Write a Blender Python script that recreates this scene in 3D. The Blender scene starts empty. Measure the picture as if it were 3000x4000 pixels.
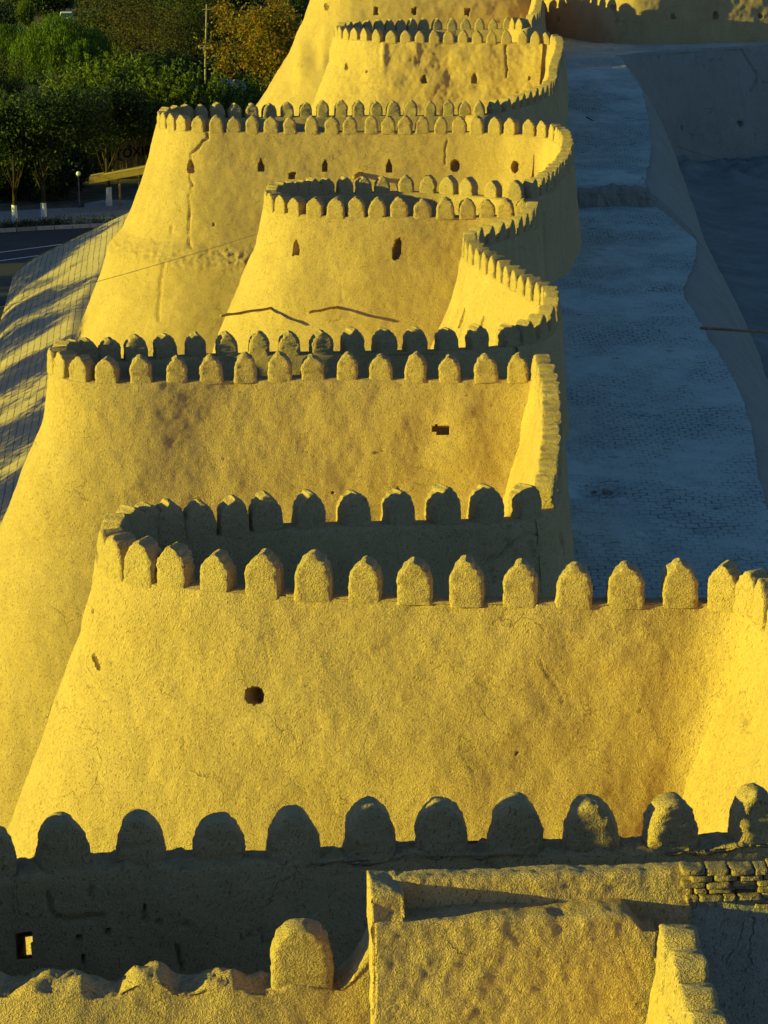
import bpy, bmesh, math, random
import numpy as np
from mathutils import Vector, Matrix
random.seed(7)
RNG = np.random.default_rng(7)
SC = bpy.context.scene
COL = SC.collection
PI = math.pi

# ------------------------------------------------------------------ camera model (also used to survey the plan)
CAM = np.array([0.0, 0.0, 26.0])
PITCH = math.atan(0.28)
FPX = 10000.0
FW = np.array([0, math.cos(PITCH), -math.sin(PITCH)])
UP = np.array([0, math.sin(PITCH), math.cos(PITCH)])
RT = np.array([1.0, 0, 0])

def at(x, y, z):
    """survey: point of the picture (3000 x 4000) that lies at height z"""
    r = FW + RT * ((x - 1500) / FPX) + UP * ((2000 - y) / FPX)
    return CAM + r * ((z - CAM[2]) / r[2])

def atY(x, y, Y):
    r = FW + RT * ((x - 1500) / FPX) + UP * ((2000 - y) / FPX)
    return CAM + r * (Y / r[1])

def proj(P):
    d = np.asarray(P) - CAM
    zc = d @ FW
    return 1500 + FPX * (d @ RT) / zc, 2000 - FPX * (d @ UP) / zc

# ------------------------------------------------------------------ numpy gradient noise
def _hash(ix, iy, iz, seed):
    h = (ix.astype(np.int64) * 374761393 + iy.astype(np.int64) * 668265263 + iz.astype(np.int64) * 2147483647 + seed * 1274126177) & 0x7fffffff
    h = ((h ^ (h >> 13)) * 1274126177) & 0x7fffffff
    return h ^ (h >> 16)

def noise3(P, freq, seed=0):
    Q = np.asarray(P, dtype=np.float64) * freq
    I = np.floor(Q); F = Q - I
    I = I.astype(np.int64)
    U = F * F * F * (F * (F * 6 - 15) + 10)
    out = 0
    for dx in (0, 1):
        wx = U[..., 0] if dx else 1 - U[..., 0]
        for dy in (0, 1):
            wy = U[..., 1] if dy else 1 - U[..., 1]
            for dz in (0, 1):
                wz = U[..., 2] if dz else 1 - U[..., 2]
                h = _hash(I[..., 0] + dx, I[..., 1] + dy, I[..., 2] + dz, seed)
                gx = ((h & 255) / 127.5 - 1); gy = (((h >> 8) & 255) / 127.5 - 1); gz = (((h >> 16) & 255) / 127.5 - 1)
                out = out + wx * wy * wz * (gx * (F[..., 0] - dx) + gy * (F[..., 1] - dy) + gz * (F[..., 2] - dz))
    return out

def fbm(P, octs, seed=0):
    s = 0
    for k, (f, a) in enumerate(octs):
        s = s + a * noise3(P, f, seed + k * 17)
    return s

# ------------------------------------------------------------------ object helpers
def tag(o, label=None, cat=None, group=None, kind=None):
    if label: o['label'] = label
    if cat: o['category'] = cat
    if group: o['group'] = group
    if kind: o['kind'] = kind
    return o

def link(name, me, mat=None, parent=None, smooth=True):
    o = bpy.data.objects.new(name, me)
    COL.objects.link(o)
    if mat and not me.materials: me.materials.append(mat)
    if parent: o.parent = parent
    return o

def empty(name, loc=(0, 0, 0), rz=0):
    o = bpy.data.objects.new(name, None); COL.objects.link(o)
    o.location = loc; o.rotation_euler = (0, 0, rz); o.empty_display_size = .2
    return o

def np_mesh(name, V, Fq, smooth=True, uv=None):
    """V (n,3), Fq (m,k) faces"""
    V = np.ascontiguousarray(V, dtype=np.float32); Fq = np.ascontiguousarray(Fq, dtype=np.int32)
    used = np.unique(Fq)
    if len(used) < len(V):
        remap = np.zeros(len(V), np.int32); remap[used] = np.arange(len(used)); V = V[used]; Fq = remap[Fq]
        if uv is not None: uv = uv[used]
    m, k = Fq.shape
    me = bpy.data.meshes.new(name)
    me.vertices.add(len(V)); me.vertices.foreach_set('co', V.ravel())
    me.loops.add(m * k); me.loops.foreach_set('vertex_index', Fq.ravel())
    me.polygons.add(m)
    me.polygons.foreach_set('loop_start', np.arange(0, m * k, k, dtype=np.int32))
    me.polygons.foreach_set('use_smooth', np.full(m, smooth))
    if uv is not None:
        ul = me.uv_layers.new(name='UVMap')
        ul.data.foreach_set('uv', np.ascontiguousarray(uv[Fq.ravel()], dtype=np.float32).ravel())
    me.update(calc_edges=True); me.validate()
    return me

def grid_faces(R, C, wrap=False):
    idx = np.arange(R * C).reshape(R, C)
    if wrap: idx = np.concatenate([idx, idx[:, :1]], 1)
    a = idx[:-1, :-1]; b = idx[:-1, 1:]; c = idx[1:, 1:]; d = idx[1:, :-1]
    return np.stack([a, b, c, d], -1).reshape(-1, 4)

def bm_obj(name, bm, mat=None, parent=None, smooth=False):
    me = bpy.data.meshes.new(name)
    bmesh.ops.recalc_face_normals(bm, faces=bm.faces)
    bm.to_mesh(me); bm.free()
    if smooth:
        me.polygons.foreach_set('use_smooth', np.full(len(me.polygons), True))
    return link(name, me, mat, parent)

def add_box(bm, c, s, rz=0, bevel=0, rx=0):
    M = Matrix.Translation(c) @ Matrix.Rotation(rz, 4, 'Z') @ Matrix.Rotation(rx, 4, 'X') @ Matrix.Diagonal((s[0], s[1], s[2], 1))
    r = bmesh.ops.create_cube(bm, size=1, matrix=M)
    if bevel:
        es = list({e for v in r['verts'] for e in v.link_edges})
        bmesh.ops.bevel(bm, geom=es, offset=bevel, segments=2, affect='EDGES', profile=.6)

def add_tube(bm, pts, rad, seg=8, cap=True):
    rings = []
    pts = [Vector(p) for p in pts]
    for i, p in enumerate(pts):
        t = (pts[min(i + 1, len(pts) - 1)] - pts[max(i - 1, 0)]).normalized()
        a = t.cross(Vector((0, 0, 1)))
        if a.length < .05: a = t.cross(Vector((1, 0, 0)))
        a.normalize(); b = t.cross(a)
        r = rad[i] if isinstance(rad, (list, tuple)) else rad
        rings.append([bm.verts.new(p + a * (r * math.cos(2 * PI * k / seg)) + b * (r * math.sin(2 * PI * k / seg))) for k in range(seg)])
    for q in range(len(rings) - 1):
        for k in range(seg):
            bm.faces.new([rings[q][k], rings[q][(k + 1) % seg], rings[q + 1][(k + 1) % seg], rings[q + 1][k]])
    if cap:
        bm.faces.new(rings[0][::-1]); bm.faces.new(rings[-1])

def copy_tree(o, parent=None):
    c = o.copy(); COL.objects.link(c)
    if parent: c.parent = parent
    for ch in list(o.children): copy_tree(ch, c)
    return c

# ------------------------------------------------------------------ materials
def new_mat(name):
    m = bpy.data.materials.new(name); m.use_nodes = True
    nt = m.node_tree; nt.nodes.clear()
    out = nt.nodes.new('ShaderNodeOutputMaterial')
    b = nt.nodes.new('ShaderNodeBsdfPrincipled')
    nt.links.new(b.outputs[0], out.inputs[0])
    b.inputs['Roughness'].default_value = .9
    b.inputs['Specular IOR Level'].default_value = .15
    return m, nt, b

class N:
    def __init__(s, nt): s.nt = nt
    def n(s, typ, **kw):
        nd = s.nt.nodes.new(typ)
        for k, v in kw.items(): setattr(nd, k, v)
        return nd
    def l(s, a, b): s.nt.links.new(a, b)
    def noise(s, vec, scale, detail=4, rough=.55, dist=0):
        nd = s.n('ShaderNodeTexNoise'); nd.inputs['Scale'].default_value = scale; nd.inputs['Detail'].default_value = detail
        nd.inputs['Roughness'].default_value = rough; nd.inputs['Distortion'].default_value = dist
        s.l(vec, nd.inputs['Vector']); return nd.outputs['Fac']
    def mapping(s, vec, rot=(0, 0, 0), scale=(1, 1, 1), loc=(0, 0, 0), vt='POINT'):
        nd = s.n('ShaderNodeMapping', vector_type=vt); nd.inputs['Rotation'].default_value = rot; nd.inputs['Scale'].default_value = scale
        nd.inputs['Location'].default_value = loc
        s.l(vec, nd.inputs['Vector']); return nd.outputs[0]
    def ramp(s, fac, stops):
        nd = s.n('ShaderNodeValToRGB'); cr = nd.color_ramp
        while len(cr.elements) < len(stops): cr.elements.new(.5)
        for e, (p, c) in zip(cr.elements, stops):
            e.position = p; e.color = (*c, 1) if isinstance(c, tuple) else (c, c, c, 1)
        s.l(fac, nd.inputs[0]); return nd.outputs[0]
    def math(s, op, a, b=None, clamp=False):
        nd = s.n('ShaderNodeMath', operation=op); nd.use_clamp = clamp
        for i, v in enumerate((a, b)):
            if v is None: continue
            if isinstance(v, (int, float)): nd.inputs[i].default_value = v
            else: s.l(v, nd.inputs[i])
        return nd.outputs[0]
    def mix(s, fac, a, b, blend='MIX'):
        nd = s.n('ShaderNodeMix', data_type='RGBA', blend_type=blend)
        for sock, v in ((nd.inputs[0], fac), (nd.inputs[6], a), (nd.inputs[7], b)):
            if isinstance(v, tuple): sock.default_value = (*v, 1)
            elif isinstance(v, (int, float)): sock.default_value = v
            else: s.l(v, sock)
        return nd.outputs[2]
    def bump(s, height, dist, strength=1, normal=None):
        nd = s.n('ShaderNodeBump'); nd.inputs['Distance'].default_value = dist; nd.inputs['Strength'].default_value = strength
        s.l(height, nd.inputs['Height'])
        if normal is not None: s.l(normal, nd.inputs['Normal'])
        return nd.outputs[0]

def adobe(name, c1, c2, straw=.010, lump=.03, crack=.012, tint=(.5, .36, .18)):
    m, nt, b = new_mat(name); q = N(nt)
    pos = q.n('ShaderNodeNewGeometry').outputs['Position']
    big = q.noise(pos, .55, 5, .6)
    med = q.noise(pos, 3.2, 5, .6)
    fine = q.noise(pos, 38, 4, .65)
    col = q.mix(q.ramp(big, [(.3, 0.0), (.7, 1.0)]), c1, c2)
    col = q.mix(q.math('MULTIPLY', q.ramp(med, [(.35, 0.0), (.75, 1.0)]), .45), col, tint)
    col = q.mix(q.math('MULTIPLY', q.ramp(fine, [(.3, 1.0), (.55, 0.0)]), .30), col, tuple(v * .62 for v in c2))
    streak = q.noise(q.mapping(pos, (0, 0, 0), (1 / 3.2, 1 / 3.2, 1 / .4), (0, 0, 0), 'TEXTURE'), 1.0, 4, .6)
    col = q.mix(q.math('MULTIPLY', q.ramp(streak, [(.50, 0.0), (.68, 1.0)]), .28), col, tuple(v * .70 for v in c2))
    patch = q.noise(pos, .33, 4, .7, .6)
    col = q.mix(q.math('MULTIPLY', q.ramp(patch, [(.54, 0.0), (.575, 1.0)]), .22), col, tuple(min(1, v * 1.12) for v in c1))
    # straw fibres: noises drawn out along several directions
    fib = None
    for k, (rot, sc) in enumerate((((.2, .45, 0), (46, 46, 10)), ((.1, -.55, .3), (50, 50, 11)), ((.3, 1.3, .1), (44, 44, 10)), ((-.2, -1.1, .5), (52, 52, 12)), ((.6, .05, .2), (48, 48, 11)))):
        f = q.noise(q.mapping(pos, rot, tuple(1 / v for v in sc), (k * 3.1, 0, 0), 'TEXTURE'), 1.0, 1, .5)
        f = q.ramp(f, [(.55, 0.0), (.72, 1.0)])
        fib = f if fib is None else q.math('MAXIMUM', fib, f)
    col = q.mix(q.math('MULTIPLY', fib, .38), col, tuple(min(1, v * 1.35) for v in c1))
    # dark pores where straw has fallen out
    pit = q.ramp(q.noise(q.mapping(pos, (.15, .25, .3), (1 / 42, 1 / 42, 1 / 13), (0, 0, 0), 'TEXTURE'), 1.0, 2, .5), [(.32, 1.0), (.38, 0.0)])
    col = q.mix(q.math('MULTIPLY', pit, .55), col, tuple(v * .35 for v in c2))
    # shrinkage cracks
    wob = q.n('ShaderNodeVectorMath', operation='ADD')
    nz = q.n('ShaderNodeTexNoise'); nz.inputs['Scale'].default_value = 2.2; nz.inputs['Detail'].default_value = 4
    q.l(pos, nz.inputs['Vector'])
    sc2 = q.n('ShaderNodeVectorMath', operation='SCALE'); sc2.inputs['Scale'].default_value = .8
    q.l(nz.outputs['Color'], sc2.inputs[0]); q.l(pos, wob.inputs[0]); q.l(sc2.outputs[0], wob.inputs[1])
    vo = q.n('ShaderNodeTexVoronoi', feature='DISTANCE_TO_EDGE'); vo.inputs['Scale'].default_value = .75
    q.l(wob.outputs[0], vo.inputs['Vector'])
    msk = q.ramp(q.noise(pos, .9, 3), [(.54, 0.0), (.66, 1.0)])
    ck = q.math('MULTIPLY', q.ramp(vo.outputs['Distance'], [(.0, 1.0), (.011, 0.0)]), msk)
    col = q.mix(q.math('MULTIPLY', ck, .6), col, tuple(v * .3 for v in c2))
    q.l(col, b.inputs['Base Color'])
    b.inputs['Roughness'].default_value = .95
    b.inputs['Specular IOR Level'].default_value = .05
    h = q.math('ADD', q.math('MULTIPLY', q.noise(pos, 7, 6, .62), lump), q.math('MULTIPLY', fib, straw))
    h = q.math('ADD', h, q.math('MULTIPLY', fine, straw * .35))
    h = q.math('SUBTRACT', h, q.math('MULTIPLY', pit, straw * 1.2))
    h = q.math('SUBTRACT', h, q.math('MULTIPLY', ck, crack))
    q.l(q.bump(h, 1.0, 1.0), b.inputs['Normal'])
    return m

M_ADOBE = adobe('adobe_plaster', (.56, .375, .19), (.465, .298, .14), straw=.010, lump=.015, tint=(.48, .34, .165))
M_MERLON = adobe('adobe_merlon', (.53, .362, .19), (.45, .298, .145), straw=.012, lump=.022, crack=.004, tint=(.47, .345, .165))
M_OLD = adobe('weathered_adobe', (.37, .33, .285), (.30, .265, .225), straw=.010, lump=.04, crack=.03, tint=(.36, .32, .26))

def walk_mat():
    m, nt, b = new_mat('worn_brick_and_dust'); q = N(nt)
    pos = q.n('ShaderNodeNewGeometry').outputs['Position']
    nz = q.n('ShaderNodeTexNoise'); nz.inputs['Scale'].default_value = .55; nz.inputs['Detail'].default_value = 3
    q.l(pos, nz.inputs['Vector'])
    sc = q.n('ShaderNodeVectorMath', operation='SCALE'); sc.inputs['Scale'].default_value = .45; q.l(nz.outputs['Color'], sc.inputs[0])
    ad = q.n('ShaderNodeVectorMath', operation='ADD'); q.l(pos, ad.inputs[0]); q.l(sc.outputs[0], ad.inputs[1])
    br = q.n('ShaderNodeTexBrick'); br.inputs['Scale'].default_value = 1.0
    br.inputs['Brick Width'].default_value = .30; br.inputs['Row Height'].default_value = .24
    br.inputs['Mortar Size'].default_value = .022; br.inputs['Mortar Smooth'].default_value = .4
    br.inputs['Color1'].default_value = (1, 1, 1, 1); br.inputs['Color2'].default_value = (.8, .8, .8, 1); br.inputs['Mortar'].default_value = (0, 0, 0, 1)
    q.l(ad.outputs[0], br.inputs['Vector'])
    dust = q.ramp(q.noise(pos, .32, 5, .62), [(.40, 0.0), (.62, 1.0)])
    worn = q.ramp(q.noise(q.mapping(pos, (0, 0, .08), (1.1, 3.0, 1)), 1.0, 6, .66), [(.31, 1.0), (.37, 0.0)])
    exposed = q.math('SUBTRACT', 1.0, dust)
    mort = q.math('MULTIPLY', q.math('MULTIPLY', br.outputs['Fac'], exposed), q.ramp(q.noise(pos, 2.4, 4, .65), [(.38, .25), (.56, 1.0)]))
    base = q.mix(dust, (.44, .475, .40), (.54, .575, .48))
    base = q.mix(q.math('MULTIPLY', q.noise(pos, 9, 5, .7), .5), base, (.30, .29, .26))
    base = q.mix(q.math('MULTIPLY', mort, .75), base, (.10, .095, .085))
    base = q.mix(q.math('MULTIPLY', worn, .7), base, (.11, .11, .10))
    q.l(base, b.inputs['Base Color'])
    h = q.math('MULTIPLY', q.noise(pos, 14, 5, .65), .02)
    h = q.math('SUBTRACT', h, q.math('MULTIPLY', mort, .03))
    h = q.math('SUBTRACT', h, q.math('MULTIPLY', worn, .03))
    q.l(q.bump(h, 1.0), b.inputs['Normal'])
    return m
M_WALK = walk_mat()

def simple(name, c, var=.25, scale=6, bump=.004, rough=.85, spec=.2):
    m, nt, b = new_mat(name); q = N(nt)
    pos = q.n('ShaderNodeNewGeometry').outputs['Position']
    n1 = q.noise(pos, scale, 5, .6)
    q.l(q.mix(q.ramp(n1, [(.3, 0.0), (.7, 1.0)]), tuple(v * (1 - var) for v in c), tuple(min(1, v * (1 + var)) for v in c)), b.inputs['Base Color'])
    b.inputs['Roughness'].default_value = rough; b.inputs['Specular IOR Level'].default_value = spec
    if bump: q.l(q.bump(q.noise(pos, scale * 5, 4), bump), b.inputs['Normal'])
    return m

def leaf_mat(name, cs, trans=.25):
    m, nt, b = new_mat(name); q = N(nt)
    rnd = q.n('ShaderNodeNewGeometry').outputs['Random Per Island']
    st = [(i / (len(cs) - 1), c) for i, c in enumerate(cs)]
    col = q.ramp(rnd, st)
    q.l(col, b.inputs['Base Color']); b.inputs['Roughness'].default_value = .6
    tr = q.n('ShaderNodeBsdfTranslucent'); q.l(col, tr.inputs[0])
    mx = q.n('ShaderNodeMixShader'); mx.inputs[0].default_value = trans
    q.l(b.outputs[0], mx.inputs[1]); q.l(tr.outputs[0], mx.inputs[2])
    out = [n for n in nt.nodes if n.type == 'OUTPUT_MATERIAL'][0]
    q.l(mx.outputs[0], out.inputs[0])
    return m

def paver_mat():
    m, nt, b = new_mat('brick_glacis'); q = N(nt)
    uv = q.n('ShaderNodeUVMap').outputs[0]
    pos = q.n('ShaderNodeNewGeometry').outputs['Position']
    nz = q.n('ShaderNodeTexNoise'); nz.inputs['Scale'].default_value = .5; q.l(pos, nz.inputs['Vector'])
    sc = q.n('ShaderNodeVectorMath', operation='SCALE'); sc.inputs['Scale'].default_value = .12; q.l(nz.outputs['Color'], sc.inputs[0])
    ad = q.n('ShaderNodeVectorMath', operation='ADD'); q.l(uv, ad.inputs[0]); q.l(sc.outputs[0], ad.inputs[1])
    # long joints running along the slope foot; faint cross courses
    sx = q.n('ShaderNodeSeparateXYZ'); q.l(ad.outputs[0], sx.inputs[0])
    fr = q.math('FRACT', q.math('DIVIDE', sx.outputs[0], .29))
    j1 = q.math('LESS_THAN', fr, .14)
    fr2 = q.math('FRACT', q.math('DIVIDE', sx.outputs[1], .62))
    j2 = q.math('MULTIPLY', q.math('LESS_THAN', fr2, .10), .25)
    gap = q.ramp(q.noise(pos, 1.6, 4, .65), [(.36, 0.2), (.56, 1.0)])
    j = q.math('MULTIPLY', q.math('MAXIMUM', j1, j2), gap)
    col = q.mix(q.ramp(q.noise(pos, 2.2, 5, .6), [(.3, 0.0), (.7, 1.0)]), (.40, .285, .19), (.50, .375, .26))
    col = q.mix(q.math('MULTIPLY', j, .8), col, (.07, .06, .045))
    q.l(col, b.inputs['Base Color'])
    h = q.math('SUBTRACT', q.math('MULTIPLY', q.noise(pos, 12, 4), .02), q.math('MULTIPLY', j, .03))
    q.l(q.bump(h, 1.0), b.inputs['Normal'])
    return m

M_PAVER = paver_mat()
M_SOIL = simple('dark_soil', (.13, .115, .085), .4, .8, .02, .95, .05)
M_COURT = adobe('courtyard_earth', (.27, .28, .25), (.155, .155, .14), straw=.004, lump=.008, crack=.01, tint=(.2, .19, .17))
M_ASPH = simple('asphalt', (.052, .055, .06), .2, 12, .004, .8, .25)
M_PAVE = simple('pavement_concrete', (.27, .27, .26), .2, 4, .004, .9, .1)
M_KERB = simple('kerb_concrete', (.42, .43, .42), .2, 5, .003, .9, .1)
M_PAINT = simple('road_paint', (.75, .76, .76), .15, 9, 0, .7, .2)
M_WOOD = simple('weathered_wood', (.34, .22, .09), .35, 14, .006, .85, .1)
M_PLANK = simple('pale_plank', (.50, .34, .09), .2, 6, .003, .75, .2)
M_DARKWOOD = simple('dark_boards', (.30, .23, .11), .4, 8, .006, .9, .1)
M_BARK = simple('bark', (.045, .036, .026), .4, 9, .02, .95, .05)
M_WHITE = simple('lime_wash', (.72, .74, .74), .12, 7, .004, .9, .1)
M_METAL = simple('painted_metal', (.10, .10, .11), .2, 9, .001, .5, .4)
M_POLE = simple('pole_concrete', (.27, .22, .14), .2, 5, .003, .85, .1)
M_GLOBE = simple('globe_glass', (.62, .70, .74), .08, 3, 0, .25, .5)
M_SHED = simple('shed_sheet', (.36, .42, .45), .25, 1.6, .003, .7, .2)
M_CARW = simple('car_paint', (.72, .76, .78), .05, 3, 0, .3, .5)
M_GLASS = simple('dark_window', (.03, .05, .07), .2, 2, 0, .1, .5)
M_TYRE = simple('rubber', (.02, .02, .02), .2, 20, 0, .8, .2)
M_INK = simple('dark_letters', (.012, .012, .014), .1, 5, 0, .8, .1)
M_STONE = adobe('rubble', (.36, .33, .27), (.26, .24, .2), straw=.01, lump=.03, crack=0, tint=(.3, .28, .24))
M_BRICK = adobe('mud_brick', (.40, .28, .16), (.31, .21, .115), straw=.012, lump=.03, crack=0)
M_WIRE = simple('cable', (.32, .26, .16), .1, 3, 0, .6, .2)

# ------------------------------------------------------------------ curves
def catmull(P, n=14):
    P = np.asarray(P, float)
    Q = np.vstack([2 * P[0] - P[1], P, 2 * P[-1] - P[-2]])
    out = []
    for i in range(1, len(Q) - 2):
        p0, p1, p2, p3 = Q[i - 1], Q[i], Q[i + 1], Q[i + 2]
        t = np.linspace(0, 1, n, endpoint=False)[:, None]
        out.append(.5 * ((2 * p1) + (-p0 + p2) * t + (2 * p0 - 5 * p1 + 4 * p2 - p3) * t ** 2 + (-p0 + 3 * p1 - 3 * p2 + p3) * t ** 3))
    out.append(P[-1:])
    return np.vstack(out)

def arclen(P):
    return np.concatenate([[0], np.cumsum(np.linalg.norm(np.diff(P[:, :2], axis=0), axis=1))])

def resample(P, stepf):
    """stepf: step length as a function of the fraction along the curve"""
    s = arclen(P); L = s[-1]; ss = [0.0]
    while ss[-1] < L: ss.append(ss[-1] + stepf(ss[-1] / L))
    ss = np.array(ss) * (L / ss[-1])
    return np.stack([np.interp(ss, s, P[:, k]) for k in range(P.shape[1])], 1)

def gsmooth(A, sig):
    if sig <= 0: return A
    r = int(sig * 3) + 1; k = np.exp(-.5 * (np.arange(-r, r + 1) / sig) ** 2); k /= k.sum()
    Ap = np.concatenate([np.repeat(A[:1], r, 0), A, np.repeat(A[-1:], r, 0)])
    return np.stack([np.convolve(Ap[:, j], k, 'valid') for j in range(A.shape[1])], 1)

def rim_curve(px, z0, z1=None, T=.45, step=.1, sm=.25):
    z1 = z0 if z1 is None else z1
    pts = []
    for i, pz in enumerate(px):
        x, y = pz[:2]
        z = pz[2] if len(pz) > 2 else z0 + (z1 - z0) * i / (len(px) - 1)
        p = at(x, y, z); p[1] += T / 2
        pts.append(p)
    C = resample(catmull(pts), lambda f: step)
    return gsmooth(C, sm / step)

def in_poly(px, py, poly):
    inside = np.zeros(px.shape, bool); n = len(poly); j = n - 1
    for i in range(n):
        xi, yi = poly[i]; xj, yj = poly[j]
        if yi != yj:
            c = ((yi > py) != (yj > py)) & (px < (xj - xi) * (py - yi) / (yj - yi) + xi)
            inside ^= c
        j = i
    return inside

def seg_dist(px, py, pts, w0):
    d = np.full(px.shape, 1e9)
    for (x0, y0), (x1, y1) in zip(pts[:-1], pts[1:]):
        dx, dy = x1 - x0, y1 - y0; L2 = dx * dx + dy * dy
        t = np.clip(((px - x0) * dx + (py - y0) * dy) / L2, 0, 1)
        d = np.minimum(d, np.hypot(px - x0 - t * dx, py - y0 - t * dy))
    return d

def pointed(cx, cy, w, h):
    return [(cx - w / 2, cy + h / 2), (cx - w / 2, cy), (cx - w * .2, cy - h * .3), (cx, cy - h / 2), (cx + w * .25, cy - h * .28), (cx + w / 2, cy), (cx + w / 2, cy + h / 2)]
def oval(cx, cy, w, h, n=16, lean=0):
    return [(cx + w / 2 * math.cos(2 * PI * k / n) - lean * math.sin(2 * PI * k / n) * h / 2, cy + h / 2 * math.sin(2 * PI * k / n)) for k in range(n)]
def rect(cx, cy, w, h):
    return [(cx - w / 2, cy - h / 2 * .9), (cx + w / 2, cy - h / 2), (cx + w / 2 * .9, cy + h / 2), (cx - w / 2, cy + h / 2 * .85)]

def batter(d, k1=.22, k2=.40, d0=1.4):
    return np.where(d < d0, k1 * d, k1 * d0 + k2 * (d - d0)) + .10 * np.exp(-d / .25) * 0

def wall_body(name, C, root, T=.45, z_in=10.0, z_out=3.0, st=.05, far_from=2.0, prof=batter, holes=(), cracks=(), bumps=(), seed=0,
              amp=1.0, mat=None, skirt=None, inner_carve=(), rough_top=0.0, pits=0, through=(), open_back=(), nsm=1.3, zfine=5.0):
    mat = mat or M_ADOBE
    L = arclen(C)[-1]
    C = resample(C, lambda f: st if f < far_from else st * 2.2)
    tan = np.gradient(C[:, :2], axis=0); tan /= np.linalg.norm(tan, axis=1)[:, None]
    tan = gsmooth(tan, nsm / st); tan /= np.linalg.norm(tan, axis=1)[:, None]
    nrm = np.stack([-tan[:, 1], tan[:, 0]], 1)
    zr = C[:, 2]; nc = len(C); lift = C[:, 3] if C.shape[1] > 3 else np.zeros(nc)
    zi = np.full(nc, z_in) if np.isscalar(z_in) else z_in(C[:, 1])
    rows = []   # (offset array, z array, kind)
    ni = max(4, int((zr.mean() - zi.mean()) / (st * 1.6)))
    for k in range(ni):
        t = k / ni
        z = zi - .3 + (zr - zi + .3) * t
        rows.append((-T / 2 - .10 * (zr - z), z + lift * np.exp(-(zr - z) / .2), 0))
    for k in range(9):
        t = k / 8
        rnd = .03 * (abs(2 * t - 1) ** 6)
        rows.append((np.full(nc, -T / 2 + T * t), zr - rnd + lift * (1 - .25 * abs(2 * t - 1) ** 3), 1))
    d = 0.0; dmax = float(zr.max()) - z_out
    while d < dmax:
        d += st if d < zfine else st * 3
        dd = np.full(nc, d)
        off = prof(dd)
        if skirt is not None: off = off + skirt(dd)
        rows.append((T / 2 + off, zr - d + lift * .75 * np.exp(-d / .2), 2))
    R = len(rows)
    off = np.stack([r[0] for r in rows]); Z = np.stack([r[1] for r in rows]); K = np.array([r[2] for r in rows])
    P = np.zeros((R, nc, 3))
    P[..., 0] = C[:, 0] + nrm[:, 0] * off; P[..., 1] = C[:, 1] + nrm[:, 1] * off; P[..., 2] = Z
    N3 = np.zeros_like(P)
    face = np.where(K == 0, -1.0, np.where(K == 2, 1.0, 0.0))[:, None]
    N3[..., 0] = nrm[:, 0] * face; N3[..., 1] = nrm[:, 1] * face; N3[..., 2] = np.where(K == 1, 1.0, np.where(K == 2, .3, 0.0))[:, None]
    und = fbm(P, [(.45, .13), (1.3, .05), (3.1, .026), (7, .011), (15, .006)], seed) * amp
    if pits: und = und + pits * np.minimum(0, noise3(P, 2.6, seed + 8) * 2.2 + .35) + pits * .5 * noise3(P, 5.5, seed + 9)
    if skirt is not None: und = und + np.where(K == 2, np.exp(-((zr.mean() - Z.mean(1) - 4.7) / .35) ** 2), 0)[:, None] * fbm(P, [(5, .09), (12, .07)], seed + 2)
    fade = np.ones(R); fade[K == 1] = .45
    und = und * fade[:, None]
    if rough_top:
        und = und + np.where(K == 1, 1, 0)[:, None] * fbm(P, [(2.2, rough_top), (6, rough_top * .5), (17, rough_top * .25)], seed + 5)
    px, py = proj(P.reshape(-1, 3)); px = px.reshape(R, nc); py = py.reshape(R, nc)
    view = CAM - P
    facing = (N3 * view).sum(-1) > 0
    outer = (K == 2)[:, None] & facing
    inner = (K == 0)[:, None] & facing
    wob = noise3(P, 6, seed + 3) * 5 + noise3(P, 16, seed + 4) * 3
    for (cx, cy, rx, ry, a) in bumps:
        und = und + np.where(outer, a * np.exp(-((px - cx) / rx) ** 2 - ((py - cy) / ry) ** 2), 0)
    lab = np.zeros((R, nc), int)
    for h, (poly, dep) in enumerate(list(holes) + list(inner_carve)):
        sel = outer if h < len(holes) else inner
        m = in_poly(px + wob * .22, py + wob * .22, poly) & sel
        lab[m] = h + 1; und = np.where(m, -dep, und)
    for (pts, w, dep) in cracks:
        dd = seg_dist(px + wob * 1.1, py + wob * .5, pts, w)
        w = w * (.4 + 1.2 * np.clip(noise3(P, 1.9, seed + 6) * 1.6 + .5, 0, 1)); m = ((dd < w) & (outer | inner))
        und = np.where(m & (lab == 0), und - dep * (1 - (dd / w) ** 2), und)
    P0 = P
    P = P + N3 * und[..., None]
    for k, (a_, d_, r_) in zip(open_back, through):
        mk = lab == len(holes) + k + 1
        P[mk] = P0[mk] + d_ * 1.3
    fq = grid_faces(R, nc)
    lf = lab.ravel()[fq].max(1)
    V = P.reshape(-1, 3)
    keepf = lf == 0
    lmin = lab.ravel()[fq].min(1)
    if through:
        cen = V[fq].mean(1); k2 = (K[fq[:, 0] // nc] == 2)
        for (a_, d_, r_) in through:
            w_ = cen - a_; t_ = w_ @ d_; dist = np.linalg.norm(w_ - t_[:, None] * d_, axis=1)
            keepf &= ~(k2 & (dist < r_) & (t_ > 0) & (t_ < 2.5))
    body = link('wall_body', np_mesh(name + '_body', V, fq[keepf]), mat, root)
    for h in range(1, len(holes) + len(inner_carve) + 1):
        selh = (lf == h) & ~((lmin == h) & (h - 1 - len(holes) in open_back))
        if selh.sum() > 2:
            link('loophole', np_mesh(name + '_loophole', V, fq[selh]), mat, root)
    return body

def world_curve(pts, step=.15, sm=.3):
    return gsmooth(resample(catmull(pts), lambda f: step), sm / step)

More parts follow.
